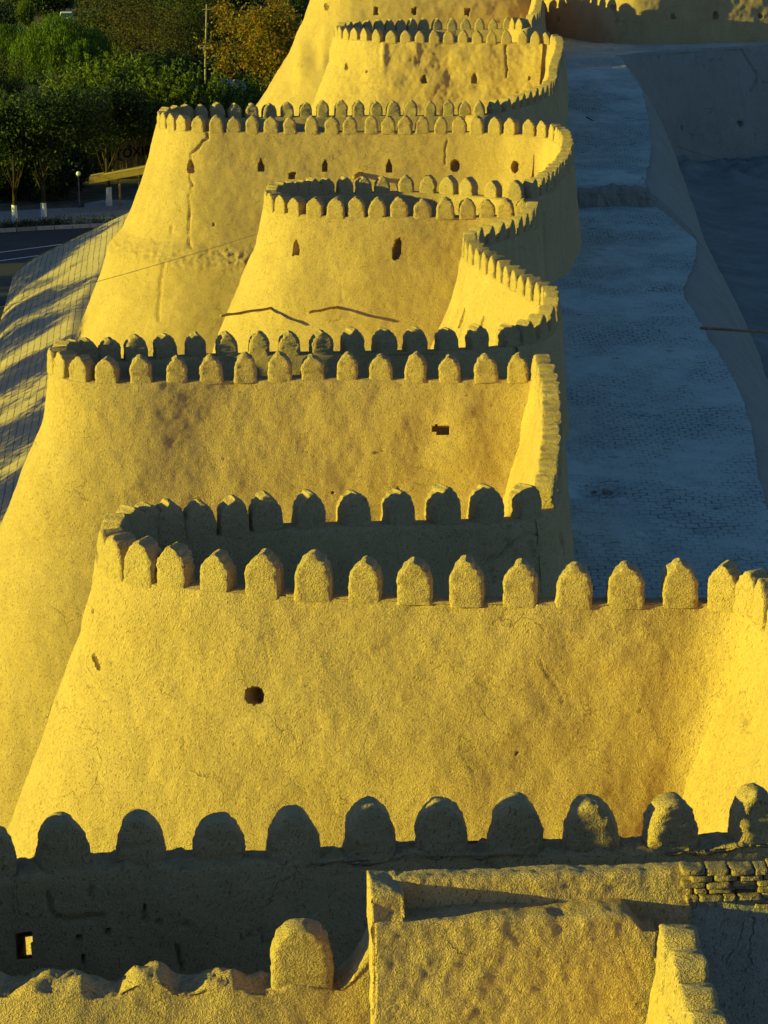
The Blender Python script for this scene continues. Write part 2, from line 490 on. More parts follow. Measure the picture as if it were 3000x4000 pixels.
# ------------------------------------------------------------------ merlons
def merlon_mesh(name, kind, seed):
    nr, ncol = 44, 56
    h = np.linspace(0, 1, nr) ** .85
    r = np.random.default_rng(seed)
    def W(v):
        if kind == 'ogive':
            w = np.where(v < .5, 1.0 - .04 * v, (.98 * np.clip(1 - np.clip((v - .5) / .5, 0, 1) ** 1.85, 0, 1) ** .74))
        elif kind == 'sharp':
            w = np.where(v < .38, 1.0 - .05 * v, .98 * np.clip(1 - np.clip((v - .38) / .62, 0, 1) ** 1.8, 0, 1) ** .8)
        elif kind == 'thumb':
            w = np.sqrt(np.clip(1 - np.clip((v - .25) / .76, 0, 1) ** 2.3, 0, 1)) * (1.02 - .10 * v)
        elif kind == 'stump':
            w = np.sqrt(np.clip(1 - np.clip((v - .45) / .56, 0, 1) ** 2.6, 0, 1)) * (1.03 - .05 * v)
        else:
            w = np.sqrt(np.clip(1 - v ** 2.2, 0, 1))
        return np.clip(w, .02, 1.1)
    ang = np.linspace(0, 2 * PI, ncol, endpoint=False)
    p = 7.0 if kind in ('ogive', 'sharp', 'stump') else (4.5 if kind == 'thumb' else 3.0)
    cx = np.sign(np.cos(ang)) * np.abs(np.cos(ang)) ** (2 / p); cy = np.sign(np.sin(ang)) * np.abs(np.sin(ang)) ** (2 / p)
    V = np.zeros((nr, ncol, 3))
    # brick courses show as little steps on the shoulders
    hq = h + .035 * np.sin(h * 2 * PI * 7 + r.uniform(0, 6)) * (h > .5) * (.6 if kind in ('ogive', 'stump') else .2)
    wl = W(np.clip(hq, 0, 1)); wr = W(np.clip(h + .012 * np.sin(h * 44), 0, 1))
    lean = r.uniform(-.05, .05)
    wx = np.where(cx[None, :] < 0, wl[:, None], wr[:, None])
    th = (1 - .10 * h) if kind != 'lump' else np.sqrt(np.clip(1 - h ** 2.5, .02, 1))
    topr = np.clip((1 - h) / .06, 0, 1) ** .5 * .25 + .75
    V[..., 0] = .5 * cx[None] * wx + lean * h[:, None] * .4
    V[..., 1] = .5 * cy[None] * (th * topr)[:, None]
    V[..., 2] = (-.10 + 1.10 * h)[:, None]
    S = V * np.array([.6, .42, .7])
    am = {'ogive': .85, 'sharp': .7, 'thumb': 1.0, 'stump': .6, 'lump': 2.0}[kind]
    dz = fbm(S + seed * 3.3, [(3.5, .05), (9, .028), (24, .014)], seed) * am
    rad = np.stack([V[..., 0] * 1.2, V[..., 1] * 1.2, (h[:, None] > .6) * .5 + 0 * V[..., 2]], -1)
    rad /= np.maximum(np.linalg.norm(rad, axis=-1, keepdims=True), 1e-6)
    S = S + rad * dz[..., None]
    V = S / np.array([.6, .42, .7])
    fq = grid_faces(nr, ncol, True)
    vv = V.reshape(-1, 3)
    top = vv[-ncol:].mean(0, keepdims=True) + np.array([[0, 0, .005]])
    vv = np.vstack([vv, top])
    cap = np.array([[(nr - 1) * ncol + k, (nr - 1) * ncol + (k + 1) % ncol, nr * ncol, nr * ncol] for k in range(ncol)])
    me = bpy.data.meshes.new(name)
    faces = [tuple(f) for f in fq.tolist()] + [tuple(f[:3]) for f in cap.tolist()]
    me.from_pydata(vv.tolist(), [], faces); me.update()
    me.polygons.foreach_set('use_smooth', np.full(len(me.polygons), True))
    me.materials.append(M_MERLON)
    return me

MV = {k: [merlon_mesh('merlon_' + k, k, s + 11 * i) for s in range(n)] for i, (k, n) in enumerate((('ogive', 8), ('sharp', 5), ('thumb', 6), ('stump', 2), ('lump', 4)))}

def curve_at(C, s):
    S = arclen(C)
    p = np.array([np.interp(s, S, C[:, k]) for k in range(3)])
    a = np.array([np.interp(max(0, s - .25), S, C[:, k]) for k in range(2)]); b = np.array([np.interp(min(S[-1], s + .25), S, C[:, k]) for k in range(2)])
    t = b - a; return p, math.atan2(t[1], t[0])

def put_merlon(C, s, root, kind, w, h, T=.45, i=0, dz=0):
    p, a = curve_at(C, s)
    vs = MV[kind]
    o = bpy.data.objects.new('merlon', vs[i % len(vs)]); COL.objects.link(o)
    o.parent = root
    o.location = (p[0] - math.sin(a) * .022, p[1] + math.cos(a) * .022, p[2] - .02 + dz)
    flip = -1 if random.random() < .0 else 1
    o.rotation_euler = (random.uniform(-.03, .03), random.uniform(-.045, .045), a + random.uniform(-.07, .07))
    o.scale = (w * random.uniform(.92, 1.07) * flip, T * random.uniform(.93, 1.07), h * random.uniform(.90, 1.04))
    return o

def s_of_px(C, xs, near):
    S = arclen(C); u, v = proj(C[:, :3])
    ti = int(np.argmin(u))
    if near: uu, ss = u[:ti + 1], S[:ti + 1]; order = np.argsort(uu)
    else: uu, ss = u[ti:], S[ti:]; order = np.argsort(uu)
    return [float(np.interp(x, uu[order], ss[order])) for x in xs], S[ti]

def crown_row(C, root, near, far, kind, w, h, T=.45):
    k = random.randrange(8)
    for xs, nr in ((near, True), (far, False)):
        ss, _ = s_of_px(C, xs, nr)
        for s in ss:
            put_merlon(C, s, root, kind, w, h, T, k); k += random.choice((1, 2, 3))

def curtain_row(C, root, kind, w, h, pitch, s0=.3, s1=.3, T=.45):
    L = arclen(C)[-1]; n = max(1, int(round((L - s0 - s1) / pitch)))
    for i in range(n + 1):
        put_merlon(C, s0 + (L - s0 - s1) * i / n + random.uniform(-.02, .02), root, kind, w, h, T, random.randrange(8))

def floor_part(C, root, z):
    bm = bmesh.new()
    pts = C[::6, :2]
    vs = [bm.verts.new((p[0], p[1], z)) for p in pts]
    es = [bm.edges.new((vs[i], vs[(i + 1) % len(vs)])) for i in range(len(vs))]
    bmesh.ops.triangle_fill(bm, edges=es, use_beauty=True)
    o = bm_obj('floor', bm, M_WALK, root)
    return o

def thing(name, label, cat, C, group=None):
    p = C[len(C) // 2]
    o = empty(name); tag(o, label, cat, group); return o

ZR = 13.0
def zwalk(Y):
    Y = np.asarray(Y, float)
    z = np.where(Y < 103, 10.0, 10.62 + np.maximum(0, Y - 111) * (1.6 / 29))
    return np.minimum(z, 12.25)

# ---- the nearest (first) bastion: broken near parapet and the dark crenellated far parapet
px0 = [(1560, 3835), (1400, 3852), (1180, 3862), (1000, 3872), (600, 3880), (200, 3885), (-200, 3875), (-500, 3830), (-620, 3720), (-610, 3600), (-470, 3515), (-200, 3455), (27, 3422), (250, 3398),
       (389, 3382), (669, 3372), (995, 3369), (1284, 3357), (1554, 3337), (1862, 3330), (2151, 3326), (2449, 3328), (2757, 3303), (3000, 3282), (3120, 3240)]
C0 = rim_curve(px0, ZR)
u0, v0 = proj(C0)
tip = np.clip((-60 - u0) / 350, 0, 1); C0[:, 2] += 1.5 * tip * tip * (3 - 2 * tip)  # unseen left tip of the rim raised to throw shade on the far merlons
sL, _ = s_of_px(C0, [872, 575, 215, -110], True); S0_ = arclen(C0)
C0 = np.c_[C0, np.zeros(len(C0))]
for s_, hh, ww_ in zip(sL, (.12, .21, .11, .16), (.30, .27, .33, .3)): C0[:, 3] += hh * np.exp(-((S0_ - s_) / ww_) ** 4)
sB, sT = s_of_px(C0, [1420, 1300], True)[0]; kk = np.clip((sT - S0_) / (sT - sB), 0, 1.6); C0[:, 3] += .42 * kk ** 1.5
b0 = thing('bastion', 'nearest bastion with crumbled near parapet and shaded far row of broad rounded merlons', 'bastion', C0, 'bastions along the fortress wall')
wall_body('bastion', C0, b0, T=.5, z_in=10.0, z_out=8.5, st=.03, holes=(), seed=1, amp=1.0, rough_top=.16,
          through=[(at(90, 3690, 11.9) , np.array([-.05, .9, -.43]), .24)], open_back=(0,), inner_carve=[(rect(90, 3690, 56, 92), 1.2), (oval(305, 3655, 16, 16), .1), (oval(420, 3628, 14, 12), .1), (oval(323, 3735, 16, 16), .1), (oval(566, 3545, 14, 18), .08)],
          cracks=[([(205, 3570), (250, 3592), (330, 3582), (400, 3575)], 6, .06), ([(555, 3580), (640, 3598), (700, 3602), (750, 3612)], 6, .06),
                  ([(690, 3690), (700, 3740), (712, 3785)], 9, .08), ([(180, 3480), (192, 3520), (196, 3560)], 6, .06), ([(352, 3465), (350, 3500)], 7, .06),
                  ([(940, 3660), (990, 3640), (1020, 3630), (1025, 3680)], 5, .04), ([(1900, 3370), (1930, 3395), (1940, 3420)], 5, .04)])
xs0 = [-310, -30, 249, 552, 854, 1146, 1447, 1722, 2014, 2307, 2617, 2947]
ss, st0 = s_of_px(C0, xs0, False)
for i, s in enumerate(ss):
    put_merlon(C0, s, b0, 'thumb', .66, .66 if i > 4 else .60, .46, i)
ss, _ = s_of_px(C0, [1495, 1178], True)
put_merlon(C0, ss[0], b0, 'stump', .62, .62, .44, 1, -.45)
o = put_merlon(C0, ss[1], b0, 'stump', .70, .71, .46, 0); o.rotation_euler = (0, 0, o.rotation_euler[2])
ss, _ = s_of_px(C0, [-110], True)
L0 = arclen(C0)[-1]
for s in np.arange(ss[-1] + .9, st0 + 3.0, .95):
    put_merlon(C0, s, b0, 'thumb', .62, .6, .46, random.randrange(6))
floor_part(C0, b0, 10.0)

# ---- curtain between first and second bastion (mostly beyond the right edge)
C01 = rim_curve([(3080, 3262), (3160, 3215), (3225, 3100), (3220, 2900), (3170, 2700), (3110, 2560), (3040, 2470), (2960, 2400)], ZR)
w01 = thing('curtain_wall', 'brightly lit curtain wall running along the right edge toward the viewer', 'wall', C01, 'curtain walls between bastions')
wall_body('curtain', C01, w01, st=.045, z_out=6, seed=3, cracks=[([(2955, 2690), (2935, 2760), (2915, 2850)], 13, .06), ([(2920, 2810), (2922, 2830)], 8, .1)])
curtain_row(C01, w01, 'ogive', .6, .72, .84, .6, .5)

# ---- second bastion: the big one across the foreground
px1 = [(3040, 2468), (2985, 2415), (2910, 2376), (2757, 2355), (2558, 2357), (2350, 2358), (2133, 2356), (1925, 2352), (1726, 2347), (1554, 2340), (1329, 2331), (1139, 2323), (949, 2313),
       (787, 2300), (633, 2280), (542, 2267), (470, 2242), (428, 2208), (424, 2180), (450, 2158), (520, 2132), (620, 2114), (723, 2106), (832, 2096), (976, 2082), (1121, 2070), (1260, 2064, 12.96), (1400, 2058, 12.88),
       (1645, 2051, 12.74), (1816, 2048, 12.62), (1979, 2040, 12.53), (2100, 2016, 12.50)]
C1 = rim_curve(px1, ZR)
b1 = thing('bastion', 'large sunlit bastion filling the middle foreground with a round loophole in its face', 'bastion', C1, 'bastions along the fortress wall')
wall_body('bastion', C1, b1, st=.028, far_from=.56, z_out=5.0, seed=11, zfine=6, nsm=2.0,
          holes=[([(964, 2722), (966, 2704), (976, 2690), (992, 2684), (1010, 2685), (1025, 2695), (1032, 2712), (1031, 2735), (1022, 2746), (998, 2750), (976, 2744), (967, 2734)], .5),
                 (oval(376, 2586, 17, 58, lean=-.35), .18), (oval(373, 2388, 9, 12), .1), (oval(402, 2853, 9, 9), .08), (oval(2017, 2943, 12, 12), .1)],
          bumps=[(2300, 2800, 260, 420, -.10), (2050, 2650, 160, 300, .05), (1250, 2900, 300, 300, .05), (560, 2420, 120, 120, .04), (1700, 3050, 220, 160, .05), (2050, 3020, 140, 130, -.06)],
          cracks=[([(1985, 2060), (1978, 2105), (1992, 2138), (2012, 2118)], 6, .07), ([(1912, 2192), (1925, 2178), (1955, 2185), (1982, 2140)], 6, .07), ([(1912, 2192), (1918, 2232), (1932, 2275)], 6, .07), ([(2010, 2118), (2060, 2085), (2115, 2092)], 5, .05), ([(2070, 2120), (2090, 2180), (2095, 2230)], 7, .06), ([(2125, 2440), (2120, 2480), (2105, 2560), (2130, 2630), (2180, 2690), (2195, 2745)], 3, .015), ([(1940, 2850), (2010, 2880)], 4, .02),
                  ([(2500, 2740), (2490, 2830)], 4, .02), ([(720, 2880), (718, 2930)], 4, .03), ([(1030, 2480), (1060, 2620)], 3, .02), ([(1790, 2880), (1810, 2960), (1850, 3020)], 4, .02)])
crown_row(C1, b1, [447, 484, 568, 692, 853, 1035, 1230, 1428, 1624, 1825, 2032, 2241, 2440, 2653, 2838, 2945],
          [465, 515, 579, 660, 777, 908, 1040, 1206, 1383, 1555, 1730, 1898, 2050], 'ogive', .60, .72)
floor_part(C1, b1, 10.0)

C12 = rim_curve([(2040, 2030, 12.50), (2100, 2016, 12.50), (2140, 1985, 12.53), (2154, 1900, 12.65), (2160, 1750, 12.8), (2155, 1610, 12.95), (2140, 1530), (2105, 1486), (2050, 1479)], ZR)
w12 = thing('curtain_wall', 'short curtain wall seen edge on between the two big nearest bastions', 'wall', C12, 'curtain walls between bastions')
wall_body('curtain', C12, w12, st=.045, z_out=5, seed=13, cracks=[([(2185, 2090), (2205, 2140), (2212, 2190)], 7, .07), ([(1985, 2055), (1975, 2100), (1985, 2150)], 6, .06)])
curtain_row(C12, w12, 'ogive', .56, .66, .78, .9, .7)

# ---- third bastion
px2 = [(2110, 1486), (2060, 1482), (1961, 1482), (1825, 1482), (1690, 1481), (1554, 1480), (1420, 1480), (1293, 1480), (1157, 1481), (1022, 1482), (895, 1484), (760, 1487), (615, 1491), (470, 1493), (344, 1489),
       (275, 1480), (233, 1462), (221, 1443), (250, 1425), (330, 1417), (479, 1412), (588, 1407), (705, 1399), (827, 1392), (949, 1388), (1071, 1386), (1193, 1386, 12.98), (1316, 1384, 12.95), (1447, 1379, 12.91), (1563, 1375, 12.87),
       (1681, 1373, 12.83), (1803, 1369, 12.79), (1925, 1364, 12.75), (2010, 1354, 12.72)]
C2 = rim_curve(px2, ZR)
b2 = thing('bastion', 'wide bumpy faced bastion with one ragged rectangular hole near its right end', 'bastion', C2, 'bastions along the fortress wall')
wall_body('bastion', C2, b2, st=.036, far_from=.54, z_out=2.0, seed=21, amp=1.0, zfine=7,
          holes=[([(1690, 1668), (1705, 1660), (1725, 1668), (1757, 1668), (1754, 1697), (1712, 1699), (1705, 1685), (1690, 1684)], .45), (oval(1302, 1926, 14, 10), .1), (oval(1553, 1912, 16, 16), .12)],
          bumps=[(590, 1680, 140, 280, .04), (740, 1690, 120, 240, -.03), (1905, 1600, 70, 90, -.04), (1810, 1600, 70, 90, .03), (1670, 1690, 60, 60, -.05), (1640, 1800, 70, 90, -.04), (1570, 1750, 90, 90, .04),
                 (1830, 1780, 100, 110, .04), (1980, 1650, 70, 250, -.03), (440, 1560, 110, 150, .03), (1280, 1640, 100, 70, .03), (1920, 1860, 70, 100, -.04), (1150, 1750, 120, 90, .03)],
          cracks=[([(870, 1795), (945, 1797), (960, 1795)], 4, .03), ([(1460, 1768), (1500, 1765)], 4, .05), ([(1180, 1760), (1230, 1782)], 3, .02)])
crown_row(C2, b2, [233, 262, 325, 422, 553, 690, 825, 958, 1092, 1222, 1357, 1490, 1624, 1758, 1898, 2026],
          [250, 289, 338, 430, 533, 646, 764, 886, 1010, 1130, 1257, 1379, 1503, 1622, 1744, 1866, 1988], 'ogive', .53, .60)
floor_part(C2, b2, 10.0)

# ---- small turret projecting between third and fourth bastion
C23 = rim_curve([(1990, 1360, 12.73), (2050, 1345, 12.75), (2110, 1312, 12.82), (2148, 1275, 12.92), (2162, 1238), (2150, 1205), (2110, 1180), (2060, 1150), (2000, 1112), (1940, 1078), (1885, 1045), (1845, 1012), (1836, 990), (1858, 970),
                 (1912, 953), (1980, 930), (2040, 903), (2078, 878), (2085, 858)], ZR, sm=.18)
w23 = thing('turret', 'small wedge shaped turret with bright left face and two slits', 'turret', C23)
wall_body('turret', C23, w23, st=.04, z_out=4.5, seed=31, amp=.8, nsm=.2,
          holes=[([(1792, 1280), (1808, 1232), (1817, 1208), (1818, 1225), (1812, 1245), (1800, 1278)], .2), ([(1872, 1278), (1880, 1250), (1888, 1232), (1889, 1245), (1882, 1278)], .2)])
curtain_row(C23, w23, 'sharp', .50, .60, .68, .5, .1)

# ---- fourth bastion, the small one with two slits and the logs
px3 = [(2085, 851), (2006, 849), (1934, 848), (1862, 847), (1780, 847), (1690, 847), (1600, 847), (1509, 846), (1420, 845), (1338, 844), (1257, 842), (1175, 837), (1112, 828), (1068, 816), (1052, 801),
       (1064, 788), (1105, 778), (1166, 770), (1270, 761), (1374, 756), (1545, 753), (1699, 755), (1771, 759), (1889, 768), (1961, 776)]
C3 = rim_curve(px3, ZR, sm=.2)
b3 = thing('bastion', 'narrow sunlit bastion with two tall slit loopholes and logs sticking out low down', 'bastion', C3, 'bastions along the fortress wall')
wall_body('bastion', C3, b3, st=.038, far_from=.55, z_out=4.0, seed=41, amp=.9, zfine=7,
          holes=[(pointed(1156, 966, 22, 62), .3), ([(1534, 1010), (1535, 970), (1545, 940), (1560, 932), (1569, 945), (1568, 985), (1556, 1008), (1542, 1014)], .4)],
          cracks=[([(1330, 1090), (1335, 1180)], 4, .02)], bumps=[(1450, 1000, 90, 160, .05), (1250, 1100, 90, 160, -.04)])
crown_row(C3, b3, [1060, 1078, 1112, 1163, 1234, 1316, 1394, 1474, 1559, 1649, 1740, 1825, 1902, 1975, 2045], [1070, 1098, 1133, 1175, 1221, 1275, 1347, 1420, 1492, 1586, 1672, 1753, 1830, 1925], 'ogive', .56, .60)
floor_part(C3, b3, 10.0)

C34 = rim_curve([(1930, 773), (1985, 779), (2040, 782), (2090, 768), (2140, 737), (2188, 692), (2214, 650), (2220, 610), (2212, 575), (2188, 551), (2150, 537), (2080, 529)], ZR, ZR + .25, sm=.2)
w34 = thing('curtain_wall', 'curved curtain wall joining the slit bastion to the long cracked bastion', 'wall', C34, 'curtain walls between bastions')
wall_body('curtain', C34, w34, st=.05, z_out=4, seed=43, z_in=zwalk, cracks=[([(2128, 840), (2125, 900), (2120, 940)], 6, .07), ([(2160, 860), (2158, 880)], 5, .06)])
curtain_row(C34, w34, 'ogive', .55, .62, .70, .9, .5)

# ---- fifth bastion: long, with the stepped crack
px4 = [(2110, 531), (2033, 526), (1970, 521), (1825, 516), (1690, 515), (1545, 515), (1483, 515), (1329, 515), (1175, 515), (1022, 515), (930, 515), (814, 515), (750, 512), (687, 506), (645, 497), (629, 487),
       (640, 477), (690, 470), (780, 466), (874, 463), (952, 461), (1024, 460), (1088, 458), (1160, 457), (1223, 456), (1296, 455), (1430, 454), (1572, 453), (1645, 453), (1717, 452), (1789, 452), (1850, 451)]
C4 = rim_curve(px4, ZR + .25, sm=.2)
sk = lambda d: .30 * np.clip((d - 4.2) / .8, 0, 1) + .05 * np.exp(-((d - 4.8) / .4) ** 2)
b4 = thing('bastion', 'long bastion split by a stepped crack above a row of pointed loopholes', 'bastion', C4, 'bastions along the fortress wall')
wall_body('bastion', C4, b4, st=.040, far_from=.55, z_out=.5, seed=51, amp=.85, zfine=8, skirt=sk,
          holes=[(pointed(745, 648, 25, 52), .3), (pointed(1019, 645, 23, 50), .35), (pointed(1270, 645, 20, 50), .35), (pointed(1520, 647, 22, 52), .35), (rect(1140, 686, 28, 24), .3),
                 (oval(1777, 647, 36, 46), .4), (oval(2012, 652, 28, 46), .4), (oval(1670, 690, 10, 12), .1), (oval(835, 877, 12, 10), .06)],
          cracks=[([(812, 520), (812, 545), (795, 550), (770, 585), (748, 600), (746, 640)], 5, .10), ([(745, 672), (742, 700), (752, 720), (748, 752), (738, 760), (742, 820), (736, 880), (738, 950), (748, 970)], 5, .09),
                  ([(642, 1032), (628, 1080), (624, 1130), (618, 1190), (620, 1250)], 5, .08), ([(1750, 545), (1738, 590), (1740, 640)], 4, .04), ([(670, 880), (668, 910)], 4, .05)])
crown_row(C4, b4, [640, 655, 684, 721, 780, 848, 913, 986, 1058, 1132, 1218, 1297, 1367, 1449, 1518, 1581, 1649, 1721, 1794, 1866, 1938, 2000, 2072],
          [650, 687, 728, 787, 850, 918, 985, 1051, 1123, 1193, 1261, 1331, 1400, 1469, 1536, 1604, 1681, 1751, 1815], 'ogive', .56, .64)
floor_part(C4, b4, 10.5)

C45 = rim_curve([(1820, 452), (1870, 451), (1935, 442), (2006, 425), (2088, 398), (2136, 375), (2160, 348), (2162, 320), (2168, 290), (2180, 255), (2188, 222), (2184, 192), (2162, 175), (2100, 168)], ZR + .25, 14.0, sm=.2)
w45 = thing('curtain_wall', 'distant winding curtain wall climbing from the cracked bastion to the pitted bastion', 'wall', C45, 'curtain walls between bastions')
wall_body('curtain', C45, w45, st=.06, z_out=4, seed=53, z_in=zwalk, cracks=[([(2175, 410), (2178, 460)], 6, .08)])
curtain_row(C45, w45, 'sharp', .52, .60, .70, .6, .4)

# ---- sixth bastion: pitted face, pointed merlons
px5 = [(2130, 170), (2068, 168), (2008, 167), (1893, 166), (1779, 164), (1670, 164), (1562, 163), (1501, 162), (1459, 160), (1411, 156), (1357, 151), (1332, 145), (1324, 138), (1334, 131), (1372, 126),
       (1430, 122), (1501, 120), (1586, 118), (1682, 116), (1791, 115), (1899, 115), (2008, 115), (2060, 113)]
C5 = rim_curve(px5, 14.0, sm=.2)
b5 = thing('bastion', 'heavily pitted lumpy bastion with sharp pointed merlons and small arched holes', 'bastion', C5, 'bastions along the fortress wall')
wall_body('bastion', C5, b5, st=.055, far_from=.55, z_out=3, seed=61, amp=1.7, pits=.055, zfine=8,
          holes=[(pointed(1350, 258, 12, 30), .25), (pointed(1656, 308, 22, 34), .35), (pointed(1852, 303, 20, 36), .35), (oval(2067, 306, 10, 16), .12), (oval(1434, 280, 10, 7), .08)],
          bumps=[(1500, 210, 12, 60, .15), (1640, 230, 25, 25, -.12), (1625, 200, 12, 40, .1), (1790, 220, 30, 40, .1), (1700, 330, 40, 25, .12), (1540, 330, 40, 30, .1), (1870, 340, 30, 25, -.12), (1760, 290, 22, 22, -.1)],
          cracks=[([(1975, 178), (1974, 200), (1978, 250), (1979, 300)], 4, .12), ([(1622, 195), (1625, 260)], 4, .05)])
crown_row(C5, b5, [1330, 1342, 1362, 1393, 1431, 1477, 1530, 1586, 1640, 1697, 1753, 1809, 1866, 1920, 1978, 2041, 2093],
          [1338, 1362, 1396, 1434, 1480, 1521, 1565, 1610, 1655, 1706, 1764, 1818, 1872, 1926, 1982, 2028], 'sharp', .55, .62)
floor_part(C5, b5, 12.2)

C56 = rim_curve([(1990, 115), (2045, 113), (2078, 101), (2098, 82), (2106, 58), (2110, 30), (2106, 5), (2098, -25)], 14.0, 14.9, sm=.2)
C56 = np.vstack([C56, world_curve([tuple(C56[-1] + (C56[-1] - C56[-2])), (8.95, 153.2, 14.0), (8.8, 155.6, 13.0)], .1, .1)])
w56 = thing('curtain_wall', 'farthest curtain wall whose merlons throw a toothed shadow on the high wall', 'wall', C56, 'curtain walls between bastions')
wall_body('curtain', C56, w56, st=.07, z_out=4, seed=63, z_in=zwalk)
curtain_row(C56, w56, 'sharp', .52, .62, .70, .4, .2)

# ---- great bastion at the top of the picture
C6 = world_curve([(8.4, 155.0, 17), (6.5, 154.4, 17), (3, 154, 17), (-1, 154.2, 17), (-2.6, 155.2, 17), (-3.3, 157, 17), (-2.6, 159, 17), (0, 160, 17), (8, 160.5, 17)])
b6 = thing('bastion', 'highest bastion rising out of the top of the frame with a row of square holes', 'bastion', C6, 'bastions along the fortress wall')
wall_body('bastion', C6, b6, st=.08, far_from=.55, z_out=0, seed=71, z_in=12.2, amp=1.5, zfine=12,
          prof=lambda d: np.where(d < 2.5, .30 * d, .75 + np.where(d < 6, .42 * (d - 2.5), 1.47 + .62 * (d - 6))),
          holes=[(rect(1274, 26, 12, 26), .3), (rect(1468, 44, 17, 28), .35), (rect(1617, 43, 17, 24), .35), (rect(1826, 46, 20, 26), .35)],
          bumps=[(1230, 200, 25, 80, -.22), (1180, 230, 22, 90, .2), (1285, 240, 18, 80, -.2), (1120, 300, 30, 80, -.15)])
S6 = arclen(C6)[-1]
for s in np.arange(.5, S6 - .5, .75): put_merlon(C6, s, b6, 'sharp', .55, .62, .42, random.randrange(5))

# ---- high wall at the top right
CH = world_curve([(8.6, 156.0, 18.5), (9.6, 155.0, 18.5), (11.5, 152.7, 18.5), (13.2, 150.4, 18.5), (14.2, 149.6, 18.5), (16, 149.8, 18.5), (19, 150.6, 18.5), (24, 151.6, 18.5), (30, 152.6, 18.5)], sm=.35)
hw = thing('high_wall', 'tall mud wall at the top right, half in shadow with small holes', 'wall', CH)
CHr = CH[::-1].copy()
wall_body('high_wall', CHr, hw, T=.8, z_in=12.0, z_out=11.4, st=.08, seed=81, amp=1.3, zfine=20, prof=lambda d: .06 * d, nsm=.25,
          holes=[(pointed(2180, 73, 10, 22), .3), (pointed(2630, 61, 14, 20), .3), (pointed(2795, 58, 22, 32), .35), (pointed(2970, 60, 14, 18), .3), (oval(2168, 18, 8, 22), .2), (oval(2206, 20, 8, 22), .2), (rect(2395, 28, 14, 14), .2)],
          cracks=[([(2400, 30), (2405, 60), (2410, 90)], 7, .15)])
for s in np.arange(.5, arclen(CHr)[-1] - .4, .8): put_merlon(CHr, s, hw, 'sharp', .6, .65, .5, random.randrange(5))

# ------------------------------------------------------------------ wall walk, inner retaining face, courtyard
Rpx = [(2422, 226, 12.2), (2470, 290, 12.0), (2503, 330, 11.85), (2530, 425, 11.5), (2545, 560, 11.0), (2530, 650, 10.8), (2515, 700, 10.7), (2520, 745, 10.62), (2561, 806, 10), (2640, 868, 10), (2728, 948, 10), (2712, 1030, 10), (2662, 1135, 10),
       (2690, 1190, 10), (2757, 1298, 10), (2856, 1452, 10), (2928, 1633, 10), (2965, 1886, 10), (2992, 1976, 10), (3060, 2100, 10), (3200, 2500, 10), (3400, 3300, 10)]
Rw = np.array([at(*p) for p in Rpx])
Rw = Rw[np.argsort(Rw[:, 1])]
Lpts = np.vstack([C01, C12, C23[:30], C34[20:], C45[30:], C56])
Lw = []
for seg in (C01, C12, C34, C45, C56):
    # only the stretches that run away from the viewer
    g = np.gradient(seg[:, 1]); m = g > .03
    Lw.append(seg[m][:, :2])
Lw = np.vstack(Lw); Lw = Lw[np.argsort(Lw[:, 1])]
Yr = np.concatenate([np.arange(28, 102.6, .10), np.arange(102.6, 103.5, .03), np.arange(103.5, 156, .10)])
Rx = np.interp(Yr, Rw[:, 1], Rw[:, 0])
Rx = gsmooth(Rx[:, None], 9)[:, 0] + fbm(np.stack([Yr, Yr * 0, Yr * 0], -1), [(.5, .09), (1.5, .02)], 41)
Lx = gsmooth(np.interp(Yr, Lw[:, 1], Lw[:, 0])[:, None], 8)[:, 0] - .25
Lx = np.where((Yr > 41.1) & (Yr < 48), np.minimum(Lx, 2.3), Lx); Lx = np.where(Yr < 41.1, Lx + .9, Lx); Lx = gsmooth(Lx[:, None], 1.0)[:, 0]
nC = 80
t = np.linspace(0, 1, nC)
X = Lx[:, None] + (Rx - Lx)[:, None] * t[None]
Y = np.repeat(Yr[:, None], nC, 1)
stepY = 103.3 + .15 * noise3(np.stack([X, X * 0, X * 0], -1), .8, 5)
base = np.minimum(10.62 + np.maximum(0, Y - 111) * (1.6 / 29), 12.25)
Z = np.where(Y > stepY, base, 10.0)
PW = np.stack([X, Y, Z], -1)
Zn = fbm(PW * np.array([1, 1, 0]), [(.35, .16), (1.1, .07), (3.0, .035), (8, .014)], 91)
PW[..., 2] += Zn + np.where((np.abs(Y - stepY) < .5) & (Y > stepY), .12 + .22 * np.clip(noise3(PW, 1.7, 9), -.3, .5) * 1.2, 0)
# the eroded pit by the parapet
u, v = proj(PW.reshape(-1, 3)); u = u.reshape(X.shape); v = v.reshape(X.shape)
for (cx, cy, rx, ry, dep) in ((2325, 1915, 95, 24, .20), (2690, 2070, 70, 14, .10), (2880, 2190, 80, 12, .07), (2560, 1130, 45, 8, .12), (2330, 1920, 50, 10, .12), (2700, 1885, 60, 12, .08), (2560, 2080, 60, 10, .06)):
    PW[..., 2] -= dep * np.exp(-((u - cx) / rx) ** 4 - ((v - cy) / ry) ** 4)
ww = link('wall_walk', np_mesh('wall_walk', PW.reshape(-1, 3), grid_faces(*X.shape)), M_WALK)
tag(ww, 'worn brick walk on top of the fortress wall, in blue shade', 'walkway', kind='structure')

